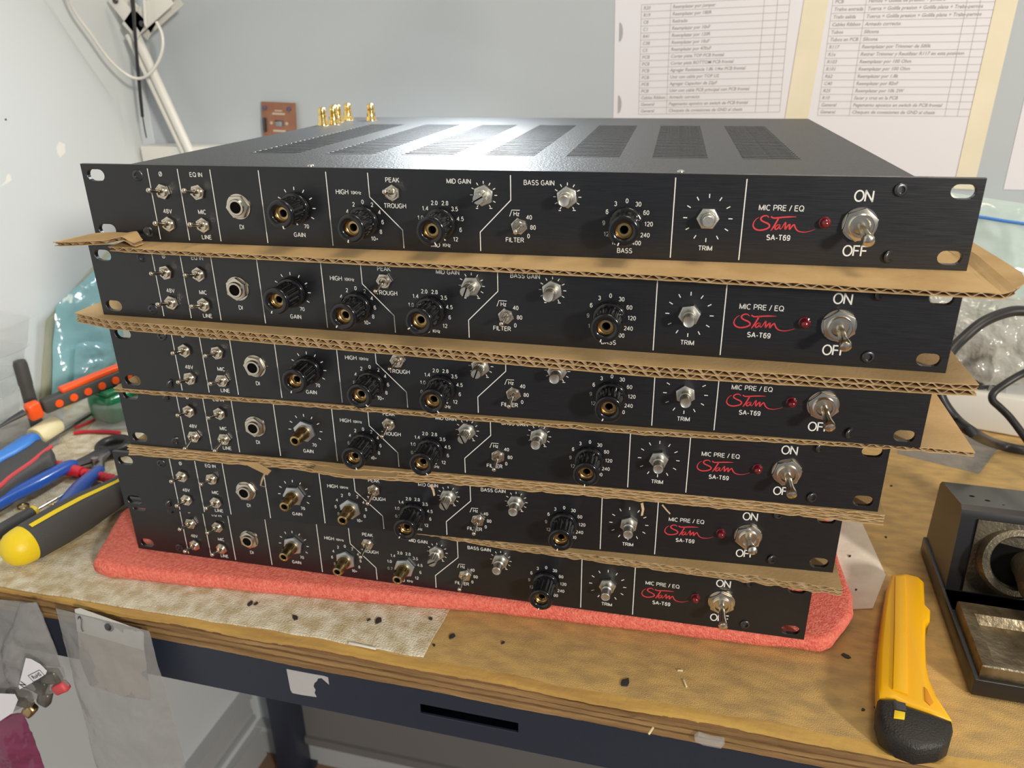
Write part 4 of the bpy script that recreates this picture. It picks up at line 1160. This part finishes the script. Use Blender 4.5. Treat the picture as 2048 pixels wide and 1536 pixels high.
# orange and black snap knife lying across the pile
org = tz(150, 780, 44)
a, b = tz(55, 826, 40), tz(262, 742, 50)
X, L = axis_frame(a, b); ok = thing('snap_knife', 'black and orange knife handle with a row of orange dots', 'knife', (a.x, a.y, 0))
Xl = Matrix.Translation(-Vector((a.x, a.y, 0))) @ X
# local: z along the handle, x up
MB().rbox((0, 0, L / 2 + 8), (15, 11, L - 12), 2.5, 0, Xl).build('body', 'grey', ok, ang=60)
MB().rbox((9.5, 0, L / 2 + 18), (6, 10, L - 32), 2, 0, Xl).build('orange_spine', 'orange', ok, ang=60)
MB().rbox((0, 0, 6), (18, 12, 13), 3, 0, Xl).build('orange_end', 'orange', ok, ang=60)
for k in range(6):
    for sgn in (-1, 1):
        MB().lathe([(4.0, 0), (3.7, 1.0), (0.01, 1.4)], 16, 0, Xl @ frame((-1, 5.5 * sgn, 28 + k * 14.5), (0, sgn, 0))).build('grip_dot', 'orange', ok)
MB().tube([Xl @ Vector(p) for p in ((2, 0, -2), (0, 0, -16), (-4, 0, -34))], [5, 3.4, 0.8], 8, 0, None, 0.6).build('blade_tip', 'darksteel', ok)
# what it rests on
gp = tz(207, 858, 0)
gc = thing('green_case', 'shiny green plastic case lying under the orange knife', 'case', (gp.x, gp.y + 26, 1.3), (0, 0, R(-12)))
MB().rbox((0, 0, 18), (40, 46, 34), 9, 0, None, 4).build('shell', 'green', gc, ang=60)
MB().rbox((4, 0, 36), (24, 40, 5), 2, 0, None, 2).build('ridge', 'green', gc, ang=60)
yp = tz(232, 772, 46)
tag(MB().rbox((0, 0, 0), (16, 26, 6), 2, 0, Matrix.Rotation(R(20), 4, 'Z')).build('yellow_tag', 'yellow', None, (gp.x + 24, gp.y + 44, 42.5)), 'bit of yellow plastic on top of the green case', 'plastic bit')
# black pen standing up in the clutter
pa = ty(62, 826, 168)
pn = thing('marker_pen', 'dark grey marker pen standing upright under the orange knife tip', 'pen', (pa.x - 8, 178, 1.3))
MB().lathe([(6, 0), (6.2, 2), (6.2, 52)], 18).build('barrel', 'grey', pn); MB().lathe([(6.6, 52), (6.6, 74), (5.5, 78), (0.01, 79)], 18).build('cap', 'grey', pn)
# dark rubber ring and clear blister box next to the units
rp_ = tz(205, 902, 8)
rg = MB()
ringp = [Vector((13 * math.cos(2 * math.pi * k / 28), 13 * math.sin(2 * math.pi * k / 28), 6)) for k in range(29)]
rg.tube(ringp, 5.2, 12)
rr_ = rg.build('finger_ring', 'black'); rr_.location = Vector((rp_.x + 4, rp_.y + 12, 2.3)) * .001
tag(rr_, 'dark rubber ring grip beside the left end of the units', 'rubber ring')
bp = tz(232, 862, 0)
bb = thing('blister_box', 'clear plastic blister box right behind the rubber ring', 'plastic box', (bp.x - 2, bp.y + 30, 1.3), (0, 0, R(20)))
def shell_box(w_, d_, h_, r_, th):
    mb = MB()
    o_ = [(x, y) for x, y in stadium(0, 0, w_, min(d_, w_) * .999, 6)] if False else [(-w_ / 2 + r_, -d_ / 2), (w_ / 2 - r_, -d_ / 2), (w_ / 2, -d_ / 2 + r_), (w_ / 2, d_ / 2 - r_), (w_ / 2 - r_, d_ / 2), (-w_ / 2 + r_, d_ / 2), (-w_ / 2, d_ / 2 - r_), (-w_ / 2, -d_ / 2 + r_)]
    mb.prism(o_, 0, h_, 2.0)
    return mb
shell_box(60, 62, 26, 9, 1).build('lid', 'filmclear', bb, ang=50)
MB().rbox((0, 0, 4), (68, 70, 1.2), .4).build('flange', 'filmclear', bb)
MB().lathe([(15, 5), (14, 20), (12, 22), (0.01, 22)], 20, 0, Matrix.Translation((8, -4, 0))).build('cup', 'filmclear', bb)
# red wires
for k, pts in enumerate((((148, 866), (175, 863), (215, 864), (240, 866)), ((150, 856), (175, 846), (205, 832)))):
    pp = [tz(u, v, 3.4) for u, v in pts]
    org_ = pp[0].copy(); org_.z = 0
    tag(MB().tube(smooth_path([p - org_ for p in pp], 4), 2.0 if k == 0 else 1.4, 8).build('wire', 'red', None, org_), ('bright red wire piece lying behind the rubber ring', 'thin dark red wire slanting up to the green case')[k], 'wire')
# stacked clear trays at the frame edge
TL_ = ['clear plastic tray on top of the pile at the left frame edge', 'second clear plastic tray from the top at the left frame edge', 'third clear plastic tray from the top at the left frame edge', 'lowest clear plastic tray of the pile at the left frame edge']
tc_ = ty(42, 664, 150)
for k in range(4):
    zt_ = [tc_.z, ty(36, 724, 150).z, ty(28, 772, 150).z, ty(20, 812, 150).z][k]
    x1 = ty((42, 34, 26, 22)[k], (664, 724, 772, 812)[k], 150).x
    tr = MB(); w_ = 90; d_ = 60
    o_ = [(w_ / 2 * math.copysign(abs(math.cos(R(a_))) ** .5, math.cos(R(a_))), d_ / 2 * math.copysign(abs(math.sin(R(a_))) ** .5, math.sin(R(a_)))) for a_ in range(0, 360, 15)]
    def ringz(sc, z): return [(p[0] * sc, p[1] * sc, z) for p in o_]
    nn = len(o_); hh = max(14.0, (zt_ - ([ty(36, 724, 150).z, ty(28, 772, 150).z, ty(20, 812, 150).z, 1.3][k])))
    rings = [ringz(1.0, 0), ringz(0.9, -1.0), ringz(0.72, -hh + 1), ringz(0.70, -hh)]
    vs = [p for rg_ in rings for p in rg_]
    fs = [(kk * nn + i, kk * nn + (i + 1) % nn, (kk + 1) * nn + (i + 1) % nn, (kk + 1) * nn + i) for kk in range(3) for i in range(nn)] + [tuple(range(3 * nn, 4 * nn))]
    tag(tr.add(vs, fs).build('plastic_tray', 'filmclear', None, (x1 - w_ / 2 - 22, 150 + 20, zt_), ang=50), TL_[k], 'plastic tray', 'clear trays piled at the left')
# crumpled clear bags flat on the mat
bag('plastic_bag', 'crumpled clear plastic bag lying flat behind the blue and grey handle', [tz(-60, 860, 8), tz(130, 800, 10), tz(120, 885, 4), tz(-60, 940, 4)], 3, M['film'], 3.5, 0.05, 21)
# brass rings scattered on the mat
rl = ['brass ring terminal lying left of the yellow ringed screwdriver', 'brass ring terminal lying between the screwdriver shaft and the blue handle', 'brass washer lying nearest the fat screwdriver handle', 'brass bits beside the red tool handle']
for k, (u, v) in enumerate(((47, 1014), (105, 1006), (52, 1045), (70, 955))):
    p = tz(u, v, 1.3)
    mb = MB().tube([Vector((4.2 * math.cos(2 * math.pi * i / 20), 4.2 * math.sin(2 * math.pi * i / 20), .7)) for i in range(21)], 0.75, 6); mb.box((6.5, 0, .6), (5, 2.2, .8))
    tag(mb.build('ring_terminal', 'gold', None, p, (0, 0, k * 1.3)), rl[k], 'terminal', 'brass rings on the mat')

# ------------------------------------------------------------------ yellow utility knife
def kz(x, y): return (1650 + x * .375, 960 + y * .375)
KT = 15.0
ko = tz(1820, 1330, 0)
def kp(pts, z=KT):
    return [((tz(*kz(x, y), z) - ko).x, (tz(*kz(x, y), z) - ko).y) for x, y in pts]
uk = thing('utility_knife', 'yellow utility knife with black butt end lying at the right front of the bench', 'utility knife', ko)
MB().prism(kp([(352, 503), (430, 494), (500, 512), (530, 540), (536, 660), (566, 690), (562, 742), (540, 762), (538, 860), (542, 985), (560, 1060), (600, 1150), (683, 1278), (560, 1235), (450, 1200), (375, 1160), (288, 1158), (284, 1060), (290, 900), (306, 740), (326, 600)]), 0.6, KT, 2.2).build('body', 'knifeyellow', uk, ang=50)
MB().prism(kp([(372, 520), (428, 515), (440, 1000), (440, 1150), (360, 1120), (368, 800)]), KT - .3, KT + 1.3, .6).build('blade_channel', 'knifeyellow', uk, ang=40)
MB().prism(kp([(284, 1157), (375, 1158), (450, 1198), (560, 1234), (684, 1280), (690, 1320), (672, 1385), (625, 1412), (500, 1424), (395, 1385), (300, 1310), (280, 1240)], KT + .6), 0.3, KT + .8, 3.5).build('butt_cap', 'knifeblack', uk, ang=60)
MB().prism(kp([(370, 1228), (428, 1240), (424, 1278), (366, 1270)], KT + 1), KT, KT + 1.4, .3).build('lock_tab', 'yellow', uk)
MB().prism(kp([(364, 1172), (430, 1190), (436, 1232), (362, 1220)], KT + 1), KT, KT + 1.1, .3).build('tab_recess', 'screw', uk)
MB().prism(kp([(528, 1105), (545, 1120), (578, 1190), (560, 1205), (532, 1180)]), KT - .2, KT + .5, .2).build('lanyard_hole_shade', 'knifeshade', uk)  # hollow drawn as a flat piece, its shade painted in darker amber
for k in range(22):
    y0 = 600 + k * 24
    xl = 326 - (y0 - 600) * (0.14 if y0 < 740 else 0.12) + (0 if y0 < 900 else (y0 - 900) * .085)
    q = kp([(xl + 1, y0)], KT * .5)[0]
    MB().box((q[0] + 0.3, q[1], KT * .52), (1.0, 1.1, KT * .62)).build('grip_rib', 'knifeyellow', uk, smooth=False)

# ------------------------------------------------------------------ soldering iron stand
sb = tz(1940, 1395, 0)
ss = thing('soldering_stand', 'black soldering iron stand with stained metal sponge tray at the right edge', 'soldering stand', (sb.x + 60, sb.y, 0), (0, 0, R(-1.0)))
# local: x from -60 (left) to +60, y 0 (front) .. 155 (back)
W2 = 60
MB().rbox((0, 77, 7), (120, 154, 12), 1.2).build('base', 'standblack', ss)
for sx in (-54, 54):
    for sy in (8, 146):
        MB().lathe([(4, 0), (4, 1.2), (0.01, 1.3)], 12, 0, Matrix.Translation((sx, sy, 0))).build('foot', 'black', ss)
mb = MB()
# sponge tray: sloping rim and sunk floor
o_ = [(-57, 3), (57, 3), (57, 64), (-57, 64)]; i_ = [(-49, 9), (49, 9), (49, 54), (-49, 54)]
vs = [(x, y, 13) for x, y in o_] + [(x, y, 21) for x, y in o_] + [(x * .99, y + (0.5 if y < 30 else -.5), 22) for x, y in o_] + [(x, y, 21) for x, y in i_] + [(x * .95, y + (2 if y < 30 else -3), 15) for x, y in i_]
fs = [tuple(r0 * 4 + k for k in (i, (i + 1) % 4)) + tuple(r1 * 4 + k for k in ((i + 1) % 4, i)) for r0, r1 in ((0, 1), (1, 2), (2, 3), (3, 4)) for i in range(4)] + [(16, 17, 18, 19)]
mb.add(vs, fs).build('sponge_tray', 'tray', ss, ang=20)
# riser: bent black plate with a dusty front
mb = MB()
prof = [(66, 13), (88, 13), (92, 70), (94, 74), (98, 76), (146, 66), (150, 62), (152, 13)]
vs = [(x, y, z) for x in (-58, 58) for y, z in prof]
n = len(prof)
fs = [(i, i + 1, n + i + 1, n + i) for i in range(n - 1)] + [tuple(range(n)), tuple(range(2 * n - 1, n - 1, -1))]
mb.add(vs, fs).build('riser', 'standblack', ss, ang=30)
MB().rbox((4, 89.0, 42), (104, 1.6, 55), .5, 0, Matrix.Translation((0, 0, 0)) @ Matrix.Translation((0, 90, 42)) @ Matrix.Rotation(R(4), 4, 'X').inverted() @ Matrix.Translation((0, -90, -42))).build('front_plate', 'standgrey', ss)
for k in range(3):
    MB().lathe([(1.8, 0), (1.8, .3), (0.01, .35)], 12, 0, frame((-46 + 8 * k, 118 - 6 * k, 71.6 + 1.2 * k), (0, .2, 1))).build('vent_hole', 'hole', ss)
c0 = Vector((-24, 86, 44)) + Vector((2, 0, 0))
d0 = Vector((0.05, -0.86, 0.38)).normalized()
mb = MB().lathe([(24, 0), (24, 3), (22, 6), (18, 7), (16.5, 4), (16, -2)], 36, 0, frame(c0, d0), cap=False)
mb.build('holder_ring', 'standgrey', ss)
MB().lathe([(16, -1), (16, -.5), (0.01, -.5)], 30, 0, frame(c0 + d0 * 1.5, d0)).build('holder_bore', 'hole', ss)
MB().tube(smooth_path([c0 + d0 * -4 + Vector((6, 0, 0)), c0 + d0 * 14 + Vector((8, 0, -6)), c0 + d0 * 26 + Vector((12, 0, -14)), c0 + d0 * 30 + Vector((30, 0, -18))], 4), [9, 9.5, 10, 11, 12.5, 13, 14, 14, 14, 13, 12, 11, 10], 18).build('spring_holder', 'standgrey', ss)
MB().tube(smooth_path([(0, 128, 68), (4, 122, 82), (30, 118, 84), (40, 122, 70)], 5), 4.5, 10, 0, None, .5).build('carry_handle', 'standblack', ss)

# ------------------------------------------------------------------ power strip, plug and cables
b0, b1 = tz(1957, 862, 0), tz(2048, 879, 0)
ang = math.atan2(b1.y - b0.y, b1.x - b0.x)
psx = thing('power_strip', 'white power strip lying on the bench against the back wall at right', 'power strip', (b0.x, b0.y, 0), (0, 0, ang))
MB().rbox((80, 24, 21), (330, 48, 40), 3).build('body', 'white', psx)
for k in range(4):
    so_ = MB().rbox((0, 0, 0), (16, 30, 1.0), .4).build('socket', 'sticker', psx, (8 + 34 * k, 24, 41.2))
    for sy in (-8, 0, 8):
        MB().box((0, sy, 0.6), (9, 2.2, .4)).build('contact_slot', 'hole', so_, smooth=False)
pt, pbm = ty(1947, 675, b0.y + 26), ty(1940, 800, b0.y + 20)
pl = thing('power_plug', 'black power plug pushed upright into the white power strip', 'plug', (pbm.x, pbm.y + 2, 41.8))
hh = pt.z - 41.8
MB().lathe([(14, 0), (15, 4), (15, 20), (12, 26), (11, 34), (13, 42), (13, hh - 14), (11, hh - 2), (9, hh)], 22).build('body', 'black', pl)
def cable(label, pts, r_, m='black', rest=None):
    pp = smooth_path(pts, 7)
    org_ = Vector((pp[0].x, pp[0].y, 0)) if rest is None else rest
    o = MB().tube([p - org_ for p in pp], r_, 12).build('power_cable', m, None, org_)
    return tag(o, label, 'cable')
cable('black power cable rising from the plug and bending left behind the unit', [Vector((pbm.x, pbm.y + 2, 41.8 + hh)), ty(1938, 668, b0.y + 24), ty(1915, 662, b0.y + 30), ty(1885, 672, b0.y + 30), ty(1840, 700, b0.y + 30)], 4.2)
cable('thick black cable looping in a wide arc at the right of the stack', [ty(2110, 632, 330), ty(2048, 622, 325), ty(2010, 626, 320), ty(1965, 645, 310), ty(1925, 678, 300), ty(1900, 705, 290), ty(1878, 745, 280), ty(1876, 775, 275), ty(1888, 808, 270), ty(1915, 842, 262), ty(1950, 868, 240), tz(1990, 887, 12), tz(2048, 901, 6), tz(2110, 905, 6)], 4.6)
cable('thinner black cable with a kink hanging over the power strip', [ty(2110, 720, 350), ty(2048, 746, 350), ty(2010, 768, 345), ty(1988, 785, 342), ty(1985, 800, 338), ty(2000, 815, 334), ty(2020, 835, 325), ty(2048, 872, 315), ty(2080, 920, 300)], 3.4)

# ------------------------------------------------------------------ clear bags behind the stack at right
zb_ = bag('zip_bag', 'pale zip bag with a blue zip line leaning on the back wall at right', [ty(1880, 382, 480), ty(2130, 420, 470), ty(2130, 640, 440), ty(1860, 620, 440)], 12, M['filmzip'], 5.0, 0.018, 31, cat='plastic bag')
zl = [ty(u, v, y_) for u, v, y_ in ((1900, 428, 462), (1960, 434, 460), (2010, 442, 458), (2060, 449, 456))]
zs = MB().tube([p - Vector(zb_.location) * 1000 for p in smooth_path(zl, 5)], 1.5, 8).build('zip_line', 'blue2', zb_)
bag('plastic_bag', 'crinkled shiny clear bag heaped above the power strip at right', [ty(1860, 590, 430), ty(2130, 600, 440), ty(2130, 770, 405), ty(1870, 770, 412)], 16, M['filmsilver'], 9.0, 0.03, 37)

# ------------------------------------------------------------------ bags hanging at the front left
fb = thing('hanging_bag', 'clear plastic bag with pale header card screwed to the bench edge', 'plastic bag', ty(210, 1240, -52))
fo_ = ty(210, 1240, -52)
def fbp(u, v, y): return ty(u, v, y) - fo_
bag('film', None, [fbp(112, 1216, -56), fbp(298, 1262, -56), fbp(388, 1600, -60), fbp(208, 1600, -60)], 4.5, M['film'], 2.6, 0.03, 41, parent=fb)
P = [fbp(u, v, -55.5) for u, v in ((150, 1218), (160, 1216), (276, 1258), (288, 1265), (288, 1300), (230, 1283), (155, 1262))]
Xc = Matrix(((1, 0, 0, 0), (0, 0, -1, P[0].y), (0, 1, 0, 0), (0, 0, 0, 1)))
MB().prism([(p.x, p.z) for p in P], 0, .4, 0, 0, Xc).build('header_card', 'card', fb, smooth=False)
P = [fbp(u, v, -54.5) for u, v in ((156, 1255), (288, 1290), (302, 1400), (245, 1392), (180, 1370), (160, 1320))]
MB().prism([(p.x, p.z) for p in P], 0, .4, 0, 0, Matrix(((1, 0, 0, 0), (0, 0, -1, P[0].y), (0, 1, 0, 0), (0, 0, 0, 1)))).build('inner_card', 'tan', fb, smooth=False)
q = fbp(219, 1254, -56.2)
MB().lathe([(3.6, 0), (3.4, 1.0), (2.0, 2.0), (0.01, 2.2)], 14, 0, frame(q, (0, -1, 0))).build('screw_head', 'screw', fb)
MB().tube(smooth_path([fbp(u, v, -56.4) for u, v in ((156, 1238), (159, 1233), (163, 1240), (163, 1255), (166, 1263))], 4), .55, 6).build('pen_mark', 'black', fb)
wb2 = thing('crumpled_bag', 'crumpled clear bag with white label hanging at the lower left corner', 'plastic bag', ty(60, 1210, -52))
wo = ty(60, 1210, -52)
def wbp(u, v, y): return ty(u, v, y) - wo
bag('film', None, [wbp(42, 1206, -56), wbp(74, 1204, -56), wbp(140, 1370, -62), wbp(-70, 1470, -64)], 7, M['film'], 4.0, 0.05, 47, parent=wb2)
bag('back_film', None, [wbp(-70, 1192, -54), wbp(72, 1206, -54), wbp(122, 1335, -56), wbp(-70, 1310, -56)], 2, M['film'], 2.5, 0.04, 49, parent=wb2)
for k, (u, v, s_, m_) in enumerate(((70, 1365, 15, 'junk'), (40, 1395, 14, 'junk'), (100, 1352, 12, 'junk'), (122, 1375, 9, 'redsoft'), (60, 1420, 9, 'brass'), (90, 1395, 10, 'junk'))):
    p = wbp(u, v, -62)
    MB().rbox(p, (s_ * 1.5, 7, s_), 2.5, 0, Matrix.Translation(p) @ Matrix.Rotation(R(20 - 17 * k), 4, 'Y') @ Matrix.Translation(-p)).build('packed_part', m_, wb2, ang=60)
Y_ = -71.5
P = [wbp(u, v, Y_) for u, v in ((52, 1316), (62, 1318), (80, 1328), (94, 1342), (92, 1348), (70, 1362), (40, 1378), (38, 1372))]
Xl_ = Matrix(((1, 0, 0, 0), (0, 0, -1, P[0].y), (0, 1, 0, 0), (0, 0, 0, 1)))
lb = MB().prism([(p.x, p.z) for p in P], 0, .3, 0, 0, Xl_).build('label', 'paper', wb2, smooth=False)
cc = wbp(74, 1351, Y_)
d_ = (wbp(88, 1343, Y_) - wbp(58, 1358, Y_)); an = math.atan2(d_.z, d_.x)
tm = Matrix.Translation((cc.x, cc.y - .5, cc.z)) @ WX @ Matrix.Rotation(an, 4, 'Z')
vs, fs = text_geo('RoHS', 4.6, 0, 0, bold=.015); MB().add(vs, fs, 0, tm).build('label_print', 'black', lb, smooth=False)
bxm = MB()
for seg in ([(-7.5, -3), (7.5, -3)], [(7.5, -3), (7.5, 3)], [(7.5, 3), (-7.5, 3)], [(-7.5, 3), (-7.5, -3)]): stroke(bxm, seg, .5, 0, tm)
bxm.build('label_border', 'black', lb, smooth=False)
cc2 = wbp(47, 1369, Y_)
vs, fs = text_geo('N', 7, 0, 0, bold=.02); MB().add(vs, fs, 0, Matrix.Translation((cc2.x, cc2.y - .5, cc2.z)) @ WX @ Matrix.Rotation(an + .4, 4, 'Z')).build('label_print', 'black', lb, smooth=False)
P = [wbp(u, v, Y_ - 2) for u, v in ((-40, 1385), (30, 1388), (36, 1400), (26, 1425), (0, 1442), (-40, 1450))]
MB().prism([(p.x, p.z) for p in P], 0, .3, 0, 0, Matrix(((1, 0, 0, 0), (0, 0, -1, P[0].y), (0, 1, 0, 0), (0, 0, 0, 1)))).build('label', 'paper', wb2, smooth=False)
bag('pink_bag', 'translucent pink antistatic bag below the crumpled clear bag at lower left', [ty(-60, 1440, -66), ty(48, 1425, -64), ty(100, 1570, -66), ty(-60, 1600, -66)], 9, M['filmpink'], 4.0, 0.04, 53)

# ------------------------------------------------------------------ debris
cl = ty(1420, 1474, YE - 0.5)
cm = MB().prism([(-8, -3), (-3, -4.2), (7, -3.4), (8.5, 1), (7.5, 3.6), (0, 2.6), (-7, 3.4), (-9, 0)], -1.4, 1.6, .6, 0, WX)
o = cm.build('plastic_chip', 'filmclear', None, (cl.x, YE - 2.6, cl.z), (0, R(4), 0)); tag(o, 'small clear plastic chip stuck to the front edge of the plywood', 'plastic chip')
DB = [((500, 1208), 4.2, 1.3), ((512, 1208), 3.0, 1.3), ((590, 1236), 4.5, 1.3), ((757, 1241), 6, 1.3), ((738, 1240), 2.4, 1.3), ((862, 1238), 2.6, 1.3), ((905, 1273), 4.4, 0), ((868, 1291), 2.4, 0), ((1006, 1286), 2.4, 0), ((1250, 1366), 6.0, 0), ((1692, 1313), 4.5, 0), ((1752, 1416), 2.2, 0), ((1782, 972), 2.4, 0), ((1772, 1075), 2.2, 0), ((1726, 1420), 2.0, 0), ((1700, 1113), 2.0, 1.3), ((1712, 1180), 1.8, 1.3)]
DL = ['larger charcoal flake at the left of the stained mat', 'tiny charcoal flake touching the leftmost one on the stained mat', 'curled charcoal flake in the middle of the stained mat', 'widest charcoal flake on the stained mat near the coral pad', 'tiny charcoal crumb just left of the widest flake on the mat',
      'tiny charcoal crumb at the top right corner of the stained mat', 'triangular charcoal flake on the plywood right of the mat', 'tiny charcoal crumb at the right rim of the stained mat', 'tiny charcoal crumb on bare plywood further right of the mat', 'long charcoal flake on the bare plywood in front of the lowest unit', 'charcoal flake on the plywood below the right corner of the coral pad',
      'tiny charcoal crumb left of the black butt of the knife', 'tiny charcoal crumb on the plywood behind the stack at right', 'tiny charcoal crumb between clean mat and soldering stand', 'tiny charcoal crumb on the plywood left of the knife', 'tiny dark crumb on the upper part of the clean mat', 'tiny dark crumb on the lower part of the clean mat']
for k, ((u, v), s_, z_) in enumerate(DB):
    p = tz(u, v, z_)
    r_ = random.Random(k)
    pl_ = [(s_ * .5 * (0.6 + .5 * r_.random()) * math.cos(a_) * 1.5, s_ * .5 * (0.6 + .5 * r_.random()) * math.sin(a_)) for a_ in (0, 1.1, 2.2, 3.4, 4.6, 5.5)]
    tag(MB().prism(pl_, 0.02, 0.7).build('flake', 'flake', None, p, (0, 0, r_.random() * 6), smooth=False), DL[k], 'flake', 'charcoal flakes on the bench')
p0 = tz(725, 1293, 1.3)
tag(MB().rbox((0, 0, .6), (20, 1.6, 1.0), .3).build('splinter', 'white', None, p0, (0, 0, R(-3))), 'long white splinter on the front rim of the stained mat', 'splinter', 'pale splinters')
for (u, v), lab, a_ in (((1302, 1463), 'pale wood splinter poking up from the bench front edge', 70), ((1370, 1368), 'pale wood splinter lying right of centre on the bare plywood', 110), ((1360, 1342), 'short pale wood chip on the bare plywood below the lowest unit', 10)):
    tag(MB().rbox((0, 0, .5), (6 if v != 1342 else 3.4, 1.2, .8), .25).build('splinter', 'cream', None, tz(u, v, 0.0), (0, 0, R(a_))), lab, 'splinter', 'pale splinters')
